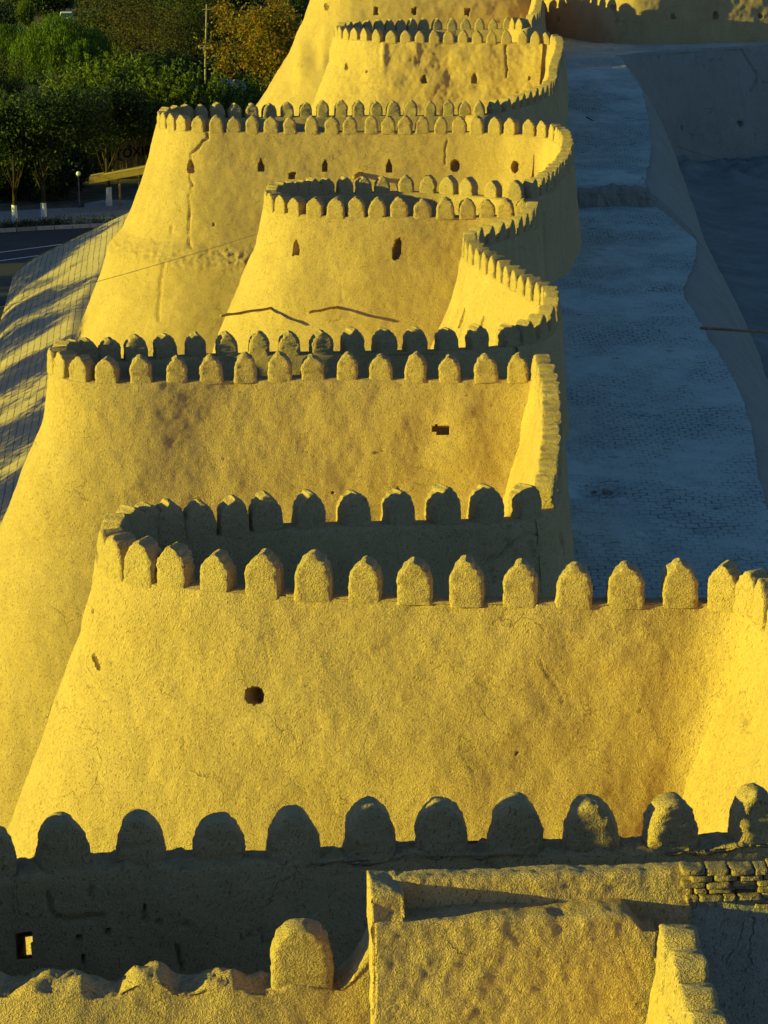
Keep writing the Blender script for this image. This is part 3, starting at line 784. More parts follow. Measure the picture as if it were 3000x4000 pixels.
# inner retaining face (battered)
Bpx = [(2640, 690), (2700, 790), (2775, 990), (2800, 1030), (2870, 1160), (2925, 1290), (2985, 1420), (3060, 1600), (3170, 1850), (3350, 2300), (3600, 3000)]
Bw = np.array([at(x, y, 6.0) for x, y in Bpx]); Bw = Bw[np.argsort(Bw[:, 1])]
Yq = np.arange(28, 141.5, .15)
Tx = np.interp(Yq, Yr, Rx); Tz = zwalk(Yq)
Bx = np.interp(Yq, Bw[:, 1], Bw[:, 0]); Bx = np.maximum(Bx, Tx + 1.2)
nr = 60
tt = np.linspace(0, 1, nr)[:, None]
PR = np.zeros((nr, len(Yq), 3))
PR[..., 0] = Tx - .15 + (Bx - Tx + .15) * tt ** .8; PR[..., 1] = Yq; PR[..., 2] = Tz - .06 + (5.9 - Tz) * tt ** 1.22
PR[..., 0] += fbm(PR, [(.4, .14), (1.2, .06), (3.5, .03)], 95) * np.minimum(1, tt * 4)
rw = empty('retaining_wall'); tag(rw, 'sloping inner mud wall dropping from the shaded walk to the courtyard', 'wall')
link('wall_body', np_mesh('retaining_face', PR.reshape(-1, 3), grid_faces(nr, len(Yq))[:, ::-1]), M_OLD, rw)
# far terrace in front of the high wall, with its inner face toward the viewer
Fpx = [(2405, 229), (2440, 226), (2520, 216), (2650, 206), (2820, 196), (3000, 186), (3250, 176), (3600, 168)]
Fw_ = np.array([at(x, y, 12.2) for x, y in Fpx])
Fw_ = resample(catmull(Fw_), lambda f: .12)
nF = len(Fw_)
tt = np.linspace(0, 1, 40)[:, None]
PT = np.zeros((40, nF, 3))
PT[..., 0] = Fw_[:, 0] + tt * .4; PT[..., 1] = Fw_[:, 1] + (156 - Fw_[:, 1]) * tt; PT[..., 2] = 12.2 + .06 * tt
PT[..., 2] += fbm(PT, [(.4, .12), (1.2, .05), (4, .02)], 97)
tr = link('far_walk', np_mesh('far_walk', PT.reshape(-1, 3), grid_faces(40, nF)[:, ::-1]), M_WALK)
tag(tr, 'pale far end of the wall walk below the high wall', 'walkway', kind='structure')
PT = np.zeros((70, nF, 3)); tt = np.linspace(0, 1, 70)[:, None]
PT[..., 0] = Fw_[:, 0] + (1.1 - .5 * 0) * tt * np.clip(1 - (Fw_[:, 0] - Fw_[0, 0]) / 4, 0, 1); PT[..., 1] = Fw_[:, 1] + .16 - 1.46 * tt ** .8; PT[..., 2] = 12.36 - 6.5 * tt ** 1.15
dn = fbm(PT, [(.4, .16), (1.3, .06), (4, .03)], 98)
u, v = proj(PT.reshape(-1, 3)); u = u.reshape(70, nF); v = v.reshape(70, nF)
dn = np.where(in_poly(u, v, oval(2890, 486, 20, 18)), -.3, dn); dn = np.where(in_poly(u, v, oval(2662, 500, 10, 10)), -.15, dn)
dd = seg_dist(u + 4 * noise3(PT, 3, 4), v, [(2895, 192), (2920, 240), (2955, 290), (2950, 320), (2930, 355)], 4); dn = np.where(dd < 4, dn - .1, dn)
PT[..., 1] -= dn
fr = empty('terrace_wall'); tag(fr, 'dark shaded inner wall facing the viewer across the far courtyard end', 'wall')
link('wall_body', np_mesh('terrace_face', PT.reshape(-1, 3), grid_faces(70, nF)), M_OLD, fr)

cx = np.arange(4, 70, .4); cyy = np.arange(26, 152, .4)
PX, PY = np.meshgrid(cx, cyy)
PC = np.stack([PX, PY, np.full(PX.shape, 6.0)], -1)
keep = PX > np.interp(PY, Bw[:, 1], Bw[:, 0]) - 1.6
PC[..., 2] += fbm(PC, [(.12, .25), (.5, .03)], 99)
PC[..., 2] += np.maximum(0, .4 + 2 * noise3(PC, 1.3, 77)) * .5 * np.exp(-np.maximum(0, 139 - PY) / 1.2) + .35 * np.exp(-np.maximum(0, PX - np.interp(PY, Bw[:, 1], Bw[:, 0])) / .8)
fq = grid_faces(*PX.shape); kf = keep.ravel()[fq].all(1)
cg = link('courtyard_ground', np_mesh('courtyard_ground', PC.reshape(-1, 3), fq[kf]), M_COURT)
tag(cg, 'dark earth floor of the inner courtyard', 'ground', kind='structure')

# a thin pole lying from the walk edge out over the courtyard, and a wire
bm = bmesh.new(); p = at(2735, 1281, 10.05); q_ = atY(3120, 1302, p[1] - .6)
add_tube(bm, [p, (p + q_) / 2 + np.array([0, 0, -.01]), q_], .045, 8)
o = bm_obj('pole', bm, M_WOOD, smooth=True); tag(o, 'thin dark pole reaching out from the walk edge above the courtyard', 'pole')
bm = bmesh.new(); p = at(2640, 572, 9.2); q_ = at(3150, 668, 9.4)
add_tube(bm, [p + (q_ - p) * k / 12 + np.array([0, 0, -.25 * math.sin(PI * k / 12)]) for k in range(13)], .012, 5)
o = bm_obj('wire', bm, M_WIRE, smooth=True); tag(o, 'thin wire strung across the shaded courtyard', 'wire')

# XX on the walk
bm = bmesh.new(); pts = [at(x, y, zwalk(118) + .12) for x, y in ((2252, 446), (2268, 458), (2292, 466), (2315, 477), (2332, 480))]
add_tube(bm, pts, [.06, .10, .12, .10, .05], 8)
o = bm_obj('branch', bm, M_BARK, smooth=True); tag(o, 'dark broken branch lying on the far walk beside the parapet', 'branch')
stone_me = []
for k in range(4):
    bm = bmesh.new(); bmesh.ops.create_icosphere(bm, subdivisions=3, radius=1)
    V = np.array([v.co for v in bm.verts]); V = V * (1 + .55 * noise3(V + k * 5, 1.0, k) + .25 * noise3(V, 2.6, k + 4))[:, None] * np.array([1, .75, .5])
    for v, c in zip(bm.verts, V): v.co = c
    me = bpy.data.meshes.new('rubble_stone'); bm.to_mesh(me); bm.free(); me.materials.append(M_STONE); stone_me.append(me)
sl = ['largest grey stone in the eroded pit beside the parapet', 'stone at the right end of the eroded pit on the walk', 'small stone on the left lip of the eroded pit', 'flat stone in the middle of the eroded pit',
      'stone leaning at the front right of the eroded pit', 'stone at the back right of the eroded pit', 'tiny stone at the back left of the eroded pit']
for k, (x, y, r) in enumerate(((2372, 1922, .13), (2412, 1912, .09), (2262, 1905, .07), (2320, 1922, .08), (2392, 1930, .08), (2400, 1903, .07), (2290, 1900, .05))):
    o = bpy.data.objects.new('rubble_stone', stone_me[k % 4]); COL.objects.link(o)
    p = at(x, y, 9.9); o.location = p; o.scale = (r, r, r); o.rotation_euler = (random.uniform(-.6, .6), random.uniform(-.6, .6), random.uniform(0, 6))
    tag(o, sl[k], 'stone', 'stones in the eroded pit')

# ------------------------------------------------------------------ logs in the wall
def log(label, pts, r):
    bm = bmesh.new(); pts = [Vector(p) for p in pts]
    n = 8; pp = [pts[0].lerp(pts[-1], k / n) + Vector((0, 0, .012 * math.sin(k * 1.7))) for k in range(n + 1)]
    add_tube(bm, pp, [r * (1 + .12 * math.sin(k * 2.3)) for k in range(n + 1)], 10)
    o = bm_obj('log', bm, M_WOOD, smooth=True); tag(o, label, 'log', 'logs sticking out of the walls'); return o
tipL = atY(862, 1234, 80.1)
log('long round log poking out at the left flank of the slit bastion', [tipL, atY(1064, 1203, 81.6)], .042)
log('long round log poking out of the middle of the slit bastion', [atY(1205, 1221, 79.75), atY(1342, 1195, 81.05)], .042)
log('short log stub high on the long cracked bastion', [atY(1383, 692, 99.9), atY(1414, 674, 101.0)], .09)

# ------------------------------------------------------------------ foreground block beside the nearest bastion
def slab(name, Pfun, nu, nv, mat, parent, seed, octs, flip=False):
    uu, vv = np.meshgrid(np.linspace(0, 1, nu), np.linspace(0, 1, nv))
    P, Nn = Pfun(uu, vv)
    P = P + Nn * fbm(P, octs, seed)[..., None]
    f = grid_faces(nv, nu)
    return np_mesh(name, P.reshape(-1, 3), f[:, ::-1] if flip else f), mat

def block(name, parent, prof, x0, x1, o, ang, mat, seed, du=.03, octs=((1.2, .05), (3.5, .03), (9, .016), (22, .008)), end_noise=.05, topcut=None):
    """profile (y,z) swept along a line from o, with rough ends: a solid with left and right caps"""
    prof = np.array(prof, float); s = arclen(np.c_[prof, prof * 0])
    n = int(s[-1] / du); ss = np.linspace(0, s[-1], n)
    pr = np.stack([np.interp(ss, s, prof[:, 0]), np.interp(ss, s, prof[:, 1])], 1); pr = gsmooth(pr, 1.0)
    tn = np.gradient(pr, axis=0); tn /= np.maximum(np.linalg.norm(tn, axis=1), 1e-9)[:, None]
    nm = np.stack([-tn[:, 1], tn[:, 0]], 1)
    xs = np.linspace(x0, x1, int((x1 - x0) / du) + 1)
    ca, sa = math.cos(ang), math.sin(ang)
    cen = pr.mean(0)
    rows = []
    caps = 5
    def ring(x, k):
        y = cen[0] + (pr[:, 0] - cen[0]) * k; z = cen[1] + (pr[:, 1] - cen[1]) * k
        if topcut is not None: z = np.minimum(z, topcut(x))
        return np.stack([o[0] + x * ca - y * sa, o[1] + x * sa + y * ca, o[2] + z], 1), np.stack([-nm[:, 0] * sa, nm[:, 0] * ca, nm[:, 1]], 1)
    seq = [(x0, k) for k in np.linspace(0.02, .97, 14)] + [(x, 1.0) for x in xs] + [(x1, k) for k in np.linspace(.97, .02, 14)]
    PP, NN, E = [], [], []
    for x, k in seq:
        a, b = ring(x, k)
        if k < 1:
            b = b * 0 + np.array([ca, sa, 0]) * (-1 if x == x0 else 1)
        PP.append(a); NN.append(b)
    PP = np.array(PP); NN = np.array(NN)
    PP = PP + NN * fbm(PP, octs, seed)[..., None]
    me = np_mesh(name, PP.reshape(-1, 3), grid_faces(len(seq), n, False))
    return link(name, me, mat, parent)

blk = empty('broken_wall'); tag(blk, 'low broken mud wall with a ledge in the right foreground, bricks bared at its right end', 'wall')
OX, OY = -.10, 25.66; A5 = math.radians(5)
O = (OX, OY, 0)
# front wall (lit), with its top as the ledge; falls away at its right end
def cut2(x): return 14.17 + .02 * math.sin(x * 5) - min(.24, max(0, (x - 2.78)) * 1.3)
block('front_wall', blk, [(.6, 10.8), (.6, 14.15), (.02, 14.17), (0, 14.12), (-.25, 11.5), (-.3, 10.8)], 0, 3.12, O, A5, M_ADOBE, 201, .03, topcut=cut2)
# raised end pier on the left, flush with the front wall
block('end_pier', blk, [(.72, 13.9), (.72, 14.47), (.08, 14.50), (.04, 14.46), (.0, 13.9), (-.22, 11.5), (-.27, 10.8)], -.03, .30, O, A5, M_ADOBE, 203, .025, octs=((1.6, .05), (4, .035), (9, .02), (20, .012)))
# recessed upper wall behind the ledge
block('upper_wall', blk, [(.72, 10.8), (.72, 14.46), (.44, 14.49), (.395, 14.45), (.38, 14.1), (.38, 10.8)], .24, 3.58, O, A5, M_ADOBE, 205, .03, octs=((1.0, .05), (3.5, .022), (9, .016), (22, .010)))
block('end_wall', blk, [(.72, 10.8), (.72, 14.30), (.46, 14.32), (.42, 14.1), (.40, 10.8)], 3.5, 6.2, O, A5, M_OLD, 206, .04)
# bare mud bricks at the right end
bmes = []
for k in range(4):
    bm = bmesh.new(); add_box(bm, (0, 0, 0), (1, 1, 1)); bmesh.ops.subdivide_edges(bm, edges=bm.edges, cuts=7, use_grid_fill=True)
    V = np.array([v.co for v in bm.verts]); W_ = V * np.array([.26, .2, .07])
    W_ = W_ + V * fbm(W_ + k, [(6, .03), (18, .022), (40, .012)], k)[:, None] * np.array([1, 1, .7])
    r8 = np.max(np.abs(V), axis=1)
    rr = (np.abs(V) ** 16).sum(1) ** (1 / 16); W_ = W_ * (r8 / np.maximum(rr, 1e-6))[:, None]
    V = W_ / np.array([.26, .2, .07])
    for v, c in zip(bm.verts, V): v.co = c
    me = bpy.data.meshes.new('brick'); bm.to_mesh(me); bm.free(); me.materials.append(M_BRICK)
    me.polygons.foreach_set('use_smooth', np.full(len(me.polygons), True)); bmes.append(me)
ca, sa = math.cos(A5), math.sin(A5)
for r_ in range(7):
    z = 14.48 - .080 * r_
    x = 3.45 + (.10 if r_ % 2 else .0) + (.05 if r_ > 2 else 0)
    while x < 5.6:
        L = random.choice((.27, .27, .25, .14))
        if not (r_ == 0 and 3.75 < x < 3.86) and random.random() < (.95 if r_ < 4 else .6):
            y = .44 + random.uniform(-.05, .02) + (.02 * r_ if r_ > 4 else 0)
            o = bpy.data.objects.new('brick', random.choice(bmes)); COL.objects.link(o); o.parent = blk
            xc = x + L / 2
            o.location = (OX + xc * ca - y * sa, OY + xc * sa + y * ca, z + random.uniform(-.006, .006))
            o.scale = (L * .95, .24, .066); o.rotation_euler = (random.uniform(-.05, .05), random.uniform(-.04, .04), A5 + random.uniform(-.08, .08))
        x += L + .012

# crenellated side parapet seen end on
CP = world_curve([(3.30, 21.6, 13.68), (3.25, 23.0, 13.70), (3.20, 24.5, 13.72), (3.16, 25.80, 13.74)], .08, .2)
sp = empty('side_parapet'); tag(sp, 'stub of crenellated parapet pointing at the viewer in the lower right corner', 'wall')
wall_body('side_parapet', CP, sp, T=.40, z_in=11.0, z_out=10.8, st=.035, seed=207, prof=lambda d: .10 * d, nsm=.3, rough_top=.05)
for i, s in enumerate(np.arange(.15, arclen(CP)[-1] - .1, .66)):
    o = put_merlon(CP, s + .05, sp, 'stump', .62, .64, .42, i); o.rotation_euler = (0, 0, o.rotation_euler[2])
g = empty('lower_floor'); 
fl = bmesh.new(); add_box(fl, (3.5, 23.8, 10.9), (9, 6, .1)); COL.objects.unlink(g); bpy.data.objects.remove(g)
o = bm_obj('lower_terrace', fl, M_COURT); tag(o, 'shaded earth floor below the broken wall', 'ground', kind='structure')

stp = empty('broken_step'); tag(stp, 'rough broken earth step running across the shaded walk', 'step')
block('bank', stp, [(.9, 9.8), (.9, 10.70), (.35, 10.74), (.12, 10.62), (0, 10.35), (-.10, 9.8)], 7.75, 10.75, (0, 102.55, 0), .03, M_STONE, 301, .04, octs=((1.1, .30), (3.2, .14), (8, .07), (18, .03)))

# ------------------------------------------------------------------ glacis, street, ground
GY = 134.0; GX = -19.6
def gz(xs): return 4.9 - .475 * (-xs - 13.5)
yy = np.arange(60, GY + .2, .5); xx = np.linspace(GX, -12.6, 44)
XS, YS = np.meshgrid(xx, yy)
PG = np.stack([XS + .09 * (GY - YS), YS, gz(XS)], -1)
edge = np.clip((XS - GX) / 1.2, 0, 1)
PG[..., 2] = np.minimum(PG[..., 2], 3.8 + np.maximum(0, YS - 112) * .055)
PG[..., 2] += fbm(PG, [(.25, .18), (.9, .05)], 111) - .35 * (1 - edge) ** 2 - .25 * np.clip((YS - GY + 1.5) / 1.7, 0, 1) ** 2
gl = empty('glacis'); tag(gl, 'sloping brick paved bank at the foot of the wall, striped with tree shadows', 'embankment')
link('slope', np_mesh('slope', PG.reshape(-1, 3), grid_faces(*XS.shape), uv=np.stack([XS, YS], -1).reshape(-1, 2)), M_PAVER, gl)
bm = bmesh.new()
for a_, b_ in (((GX + .09 * (GY - 60), 60), (GX, GY + .1)), ((GX, GY + .1), (-12.6, GY + .1))):
    n = 40
    for k in range(n):
        p0 = [a_[j] + (b_[j] - a_[j]) * k / n for j in (0, 1)]; p1 = [a_[j] + (b_[j] - a_[j]) * (k + 1) / n for j in (0, 1)]
        def zz(p):
            xs_ = p[0] - .09 * (GY - p[1]); return gz(xs_) - .35 * (1 - min(1, max(0, (xs_ - GX) / 1.2))) ** 2 - .2
        w = [bm.verts.new((p0[0], p0[1], -.2)), bm.verts.new((p1[0], p1[1], -.2)), bm.verts.new((p1[0], p1[1], zz(p1) + .12)), bm.verts.new((p0[0], p0[1], zz(p0) + .12))]
        bm.faces.new(w)
bmesh.ops.remove_doubles(bm, verts=bm.verts, dist=.001)
bm_obj('toe_wall', bm, M_OLD, gl)

bm = bmesh.new(); bmesh.ops.create_grid(bm, x_segments=4, y_segments=4, size=4000)
o = bm_obj('ground', bm, M_SOIL); o.location = (0, 500, 0); tag(o, 'dark bare earth and undergrowth ground', 'ground', kind='structure')

def flat(name, pts, z, mat, label, cat):
    bm = bmesh.new(); vs = [bm.verts.new((p[0], p[1], z)) for p in pts]; bm.faces.new(vs)
    o = bm_obj(name, bm, mat); tag(o, label, cat, kind='structure'); return o
kerb_px = [(-900, 958), (-500, 936), (-200, 920), (0, 909), (63, 904), (143, 899), (224, 894), (350, 889), (600, 878), (900, 868), (1300, 858)]
K = [at(x, y, 0) for x, y in kerb_px]
nearside = [np.array([p[0] + 14, p[1] - 26, 0]) for p in K]
flat('road', K + nearside[::-1], .004, M_ASPH, 'dark asphalt street passing the foot of the wall', 'road')
pav_far = [np.array([p[0] - 1.5, p[1] + 7.5, 0]) for p in K]
flat('pavement', [p + np.array([0, .3, 0]) for p in K] + pav_far[::-1], .10, M_PAVE, 'pale pavement beyond the street under the trees', 'pavement')
flat('path', [at(x, y, 0) for x, y in ((330, 800), (420, 785), (520, 790), (620, 815), (620, 850), (330, 850))], .108, M_PAVE, 'pale footpath leading off between the dark trees', 'path')
bm = bmesh.new()
def strip(bm, P, w, z):
    P = [Vector((p[0], p[1], z)) for p in P]
    for a_, b_ in zip(P[:-1], P[1:]):
        t_ = (b_ - a_).normalized(); n_ = Vector((-t_.y, t_.x, 0)) * w / 2
        bm.faces.new([bm.verts.new(a_ - n_), bm.verts.new(b_ - n_), bm.verts.new(b_ + n_), bm.verts.new(a_ + n_)])
strip(bm, [at(x, y, 0) for x, y in ((-60, 993), (0, 986), (100, 973), (202, 960), (330, 943))], .16, .008)
o = bm_obj('lane_line', bm, M_PAINT); tag(o, 'thin white lane line, the farther of the two', 'road marking', kind='structure')
bm = bmesh.new(); strip(bm, [at(x, y, 0) for x, y in ((-60, 1026), (0, 1019), (83, 1008), (160, 997))], .16, .008)
o = bm_obj('lane_line', bm, M_PAINT); tag(o, 'thin white lane line nearer the glacis', 'road marking', kind='structure')
kl = ['kerb stones at the left edge of the frame by the first white trunk', 'kerb stones between the two white painted trunks', 'kerb stones under the second white painted trunk', 'kerb stones right of the second white trunk', 'kerb stones running behind the top of the glacis']
for k, (i0, i1) in enumerate((((2), (4)), ((4), (5)), ((5), (7)), ((7), (8)), ((8), (10)))):
    a_ = Vector(K[i0]); b_ = Vector(K[i1]); bm = bmesh.new(); n = max(1, int((b_ - a_).length / 1.0)); ang = math.atan2((b_ - a_).y, (b_ - a_).x)
    for j in range(n):
        c = a_.lerp(b_, (j + .5) / n); add_box(bm, (c.x, c.y, .11), ((b_ - a_).length / n * .96, .22, .24), ang, .02)
    o = bm_obj('kerb', bm, M_KERB if k != 1 else M_PAVE); tag(o, kl[k], 'kerb', 'kerbs along the street')

# ------------------------------------------------------------------ trees
def leaf_quads(c, size, aspect, rng, up=None):
    """one small two-triangle blade per centre"""
    n = len(c)
    d = rng.normal(size=(n, 3)); d /= np.linalg.norm(d, axis=1)[:, None]
    if up is not None: d = d * (1 - up[0]) + np.array(up[1]) * up[0] + 1e-6; d /= np.linalg.norm(d, axis=1)[:, None]
    e = rng.normal(size=(n, 3)); e -= d * (e * d).sum(1)[:, None]; e /= np.linalg.norm(e, axis=1)[:, None]
    s = size * rng.uniform(.6, 1.3, (n, 1))
    a = d * s; b = e * s * aspect
    V = np.stack([c - a, c + b * .9 - a * .1, c + a, c - b * .9 - a * .1], 1)
    return V.reshape(-1, 3), np.arange(n * 4).reshape(n, 4)

def crown_clumps(rng, R, H, z0, nclump, per, rc, size, lobes=5):
    cs = []
    lob = [(rng.normal(0, R * .42, 3) * np.array([1, 1, .5]), rng.uniform(.45, .75)) for _ in range(lobes)]
    while len(cs) < nclump:
        o, k = lob[rng.integers(lobes)]
        v = rng.normal(size=3); v /= np.linalg.norm(v); r = rng.uniform(.55, 1.0) ** .5
        p = o + v * r * np.array([R, R, H / 2]) * k
        if abs(p[2]) < H / 2 * 1.05: cs.append(p + np.array([0, 0, z0 + H / 2]))
    cs = np.array(cs)
    pts = np.repeat(cs, per, 0) + rng.normal(size=(nclump * per, 3)) * rc * rng.uniform(.5, 1.2, (nclump * per, 1))
    return pts

def limbs_mesh(rng, H, r0, R, n=7, splay=1.0):
    bm = bmesh.new()
    hb = H * .45
    bend = rng.normal(0, .05, 2)
    tp = [(0, 0, -.2), (bend[0] * .4, bend[1] * .4, hb * .5), (bend[0], bend[1], hb), (bend[0] * 1.3, bend[1] * 1.3, H * .8)]
    add_tube(bm, tp, [r0 * 1.25, r0, r0 * .75, r0 * .25], 9)
    for k in range(n):
        a = 2 * PI * k / n + rng.uniform(-.4, .4); zb = hb * rng.uniform(.55, 1.05)
        L = R * rng.uniform(.5, .9) * splay
        p0 = np.array([bend[0] * zb / hb, bend[1] * zb / hb, zb]); p2 = p0 + np.array([math.cos(a) * L, math.sin(a) * L, H * rng.uniform(.25, .45)])
        p1 = (p0 + p2) / 2 + np.array([0, 0, -.1 * H * .3]) + rng.normal(0, .1, 3)
        add_tube(bm, [p0, p1, p2], [r0 * .45, r0 * .3, r0 * .08], 6)
    me = bpy.data.meshes.new('trunk'); bmesh.ops.recalc_face_normals(bm, faces=bm.faces); bm.to_mesh(me); bm.free(); me.materials.append(M_BARK)
    me.polygons.foreach_set('use_smooth', np.full(len(me.polygons), True))
    return me

L_SHOOT = leaf_mat('leaf_shoot', [(.06, .10, .012), (.11, .15, .016), (.17, .19, .022), (.06, .11, .02)], .4)
L_WILLOW = leaf_mat('leaf_willow', [(.07, .12, .014), (.10, .155, .016), (.08, .13, .022)], .35)
L_DARK = leaf_mat('leaf_dark', [(.018, .035, .012), (.030, .050, .014), (.04, .06, .018)], .2)
L_ORANGE = leaf_mat('leaf_orange', [(.32, .15, .016), (.22, .14, .018), (.10, .13, .018), (.36, .17, .02), (.14, .15, .02)], .3)
L_BROWN = leaf_mat('leaf_brown', [(.075, .055, .018), (.10, .070, .02), (.06, .06, .016)], .25)
L_OLIVE = leaf_mat('leaf_olive', [(.04, .055, .014), (.06, .07, .018), (.08, .075, .02)], .25)

def proto(kind, seed):
    rng = np.random.default_rng(seed)
    if kind == 'shoot':
        R, H = 3.3, 8.0
        n = 230; u = rng.normal(size=(n, 3)); u /= np.linalg.norm(u, axis=1)[:, None]; u[:, 2] = np.abs(u[:, 2]) * 1.0 - .35
        base = u * np.array([R, R, H * .42]) * rng.uniform(.35, .92, (n, 1)) + np.array([0, 0, H * .42])
        base += noise3(base, .5, seed)[:, None] * np.array([.8, .8, 1.4])
        ln = rng.uniform(1.2, 2.9, n); dirs = np.stack([u[:, 0] * .38, u[:, 1] * .38, np.ones(n)], 1) + rng.normal(0, .16, (n, 3)); dirs /= np.linalg.norm(dirs, axis=1)[:, None]
        per = 44; t_ = rng.uniform(0, 1, (n, per, 1))
        pts = base[:, None] + dirs[:, None] * ln[:, None, None] * t_ + rng.normal(size=(n, per, 3)) * (.17 * (1 - t_ * .8) + .03)
        V, F = leaf_quads(pts.reshape(-1, 3), .14, .42, rng, (.35, (0, 0, 1)))
        inner = crown_clumps(rng, R * .9, H * .7, .6, 70, 40, .35, .15)
        V2, F2 = leaf_quads(inner, .16, .6, rng); F = np.vstack([F, F2 + len(V)]); V = np.vstack([V, V2])
        leaf, r0 = L_SHOOT, .14
    elif kind == 'willow':
        R, H = 4.0, 8.0
        n = 420; a = rng.uniform(0, 2 * PI, n); rr = R * np.sqrt(rng.uniform(.02, 1, n)); 
        top = np.stack([rr * np.cos(a), rr * np.sin(a), H - .30 * (rr / R) ** 2 * H * .9 + 0 * a], 1)
        top[:, 2] += noise3(top, .55, seed) * 2.2
        ln = rng.uniform(1.2, 4.2, n); per = 60; t_ = rng.uniform(0, 1, (n, per, 1)) ** .9
        pts = top[:, None] + np.array([0, 0, -1.0]) * ln[:, None, None] * t_ + np.stack([np.cos(a), np.sin(a), 0 * a], 1)[:, None] * .35 * t_ + rng.normal(size=(n, per, 3)) * np.array([.10, .10, .05])
        V, F = leaf_quads(pts.reshape(-1, 3), .15, .22, rng, (.75, (0, 0, -1)))
        leaf, r0 = L_WILLOW, .28
    elif kind == 'orange':
        R, H = 3.0, 8.6
        pts = crown_clumps(rng, R, H, 1.3, 190, 75, .33, .12, 9)
        V, F = leaf_quads(pts, .10, .5, rng, (.3, (0, 0, -1)))
        leaf, r0 = L_ORANGE, .2
    elif kind == 'brown':
        R, H = 4.2, 8.0
        pts = crown_clumps(rng, R, H, 1.0, 260, 40, .5, .1, 8)
        V, F = leaf_quads(pts, .085, .4, rng, (.3, (.3, 0, 1)))
        leaf, r0 = L_BROWN, .2
    elif kind == 'street':
        R, H = 3.0, 4.4
        pts = crown_clumps(rng, R, H, 4.3, 150, 62, .42, .1, 7)
        V, F = leaf_quads(pts, .13, .55, rng)
        leaf, r0 = L_DARK, .15; H = 7.6
    elif kind == 'bush':
        R, H = 3.6, 4.6
        pts = crown_clumps(rng, R, H, .0, 200, 60, .42, .1, 7); pts[:, 2] = np.abs(pts[:, 2])
        V, F = leaf_quads(pts, .15, .5, rng)
        leaf, r0 = (L_OLIVE if seed % 2 else L_DARK), .15
    elif kind == 'olive':
        R, H = 3.6, 7.6
        pts = crown_clumps(rng, R, H, .8, 200, 60, .42, .1, 7)
        V, F = leaf_quads(pts, .11, .5, rng)
        leaf, r0 = L_OLIVE, .2
    else:
        R, H = 3.4, 7.2
        pts = crown_clumps(rng, R, H, 1.8, 190, 62, .42, .1, 7)
        V, F = leaf_quads(pts, .13, .55, rng)
        leaf, r0 = L_DARK, .17
    cm = np_mesh('crown_' + kind, V, F, smooth=False); cm.materials.append(leaf)
    return cm, limbs_mesh(rng, H * .95, r0, R * (.45 if kind == 'street' else 1))

PROTO = {}
def tree(kind, x, y, h, label, group, var=0, rz=None, white=False, zb=0, name='tree', wide=1.0):
    key = (kind, var)
    if key not in PROTO: PROTO[key] = proto(kind, 100 + var * 7 + len(kind))
    cm, tm = PROTO[key]
    r = empty(name, (x, y, zb), random.uniform(0, 6) if rz is None else rz); tag(r, label, 'tree' if name == 'tree' else 'bush', group)
    s = h / 8.0; r.scale = (s * wide, s * wide, s)
    link('crown', cm, None, r); link('trunk', tm, None, r)
    if white:
        bm = bmesh.new(); add_tube(bm, [(0, 0, .0), (0, 0, .6), (.02, .01, 1.35)], [.235, .20, .185], 10)
        bm_obj('painted_base', bm, M_WHITE, r, True)
    return r

def gx(px, Y): return (px - 1500) / FPX * Y * 1.02
G1 = 'leafy shrubs and trees beyond the street'
for (px_, Y, h, var, lab) in ((55, 171, 7.4, 0, 'bushy green tree at the left edge above the street, dim and low'), (235, 174, 7.8, 1, 'green shooting tree in front of the half hidden white car'),
                              (400, 182, 9.5, 2, 'tallest green tree with upright shoots in the middle of the shrubs'), (545, 186, 8.8, 0, 'green tree with upright shoots left of the utility pole'),
                              (690, 180, 9.0, 1, 'sunlit green tree with upright shoots just left of the round dish'), (840, 181, 8.0, 2, 'leafy green tree below the utility pole and grey shed'),
                              (985, 183, 7.4, 0, 'green tree below the orange tree, behind the cracked bastion merlons'), (330, 174, 6.8, 1, 'lower green tree in front of the tallest shrub, darker')):
    tree('shoot', gx(px_, Y), Y, h, lab, G1, var)
tree('street', gx(78, 160), 160.0, 7.2, 'dark street tree with white painted trunk, the left one', 'street trees with white trunks', 0, white=True)
tree('street', gx(190, 160.5), 160.5, 7.6, 'dark street tree with white painted trunk, right of the other kerb tree', 'street trees with white trunks', 1, white=True)
tree('street', gx(442, 167), 167.0, 7.8, 'dark leaning tree with a whitened foot beside the yellow canopy', 'street trees with white trunks', 0, white=True)
for i, (px_, Y, h, lab) in enumerate(((-90, 173, 7, 'dark tree cut by the left frame edge at the kerb'), (330, 176, 6.6, 'dark tree behind the globe lamp'), (560, 188, 6.8, 'dark tree behind the lettered board fence'), (130, 172, 6.5, 'dark tree behind the two white trunks'),
                                     (620, 186, 7.4, 'dark tree beside the long bastion left edge'), (460, 190, 6.4, 'dark tree deep behind the yellow canopy'), (0, 176, 6.2, 'dark round tree behind the left kerb trees'))):
    tree('dark', gx(px_, Y), Y, h, lab, 'dark trees along the street', i % 2)
tree('willow', gx(275, 216), 216, 8.2, 'big weeping willow with hanging green strands at the upper left', None, 0)
tree('willow', gx(75, 222), 222, 6.8, 'smaller dim willow at the left frame edge', None, 1)
tree('brown', gx(610, 232), 232, 8.4, 'broad brownish half bare tree at the top centre left', None, 0, wide=1.15)
tree('olive', gx(800, 238), 238, 9.0, 'olive green tree behind the utility pole at the top', None, 0)
tree('olive', gx(480, 262), 262, 9.2, 'olive tree at the top edge right of the distant car', None, 1)
tree('orange', gx(1105, 203), 203, 10.4, 'autumn tree with orange leaves beside the highest bastion', None, 0)
tree('shoot', gx(1130, 192), 192, 5.6, 'green bushy tree below the orange tree', None, 1)
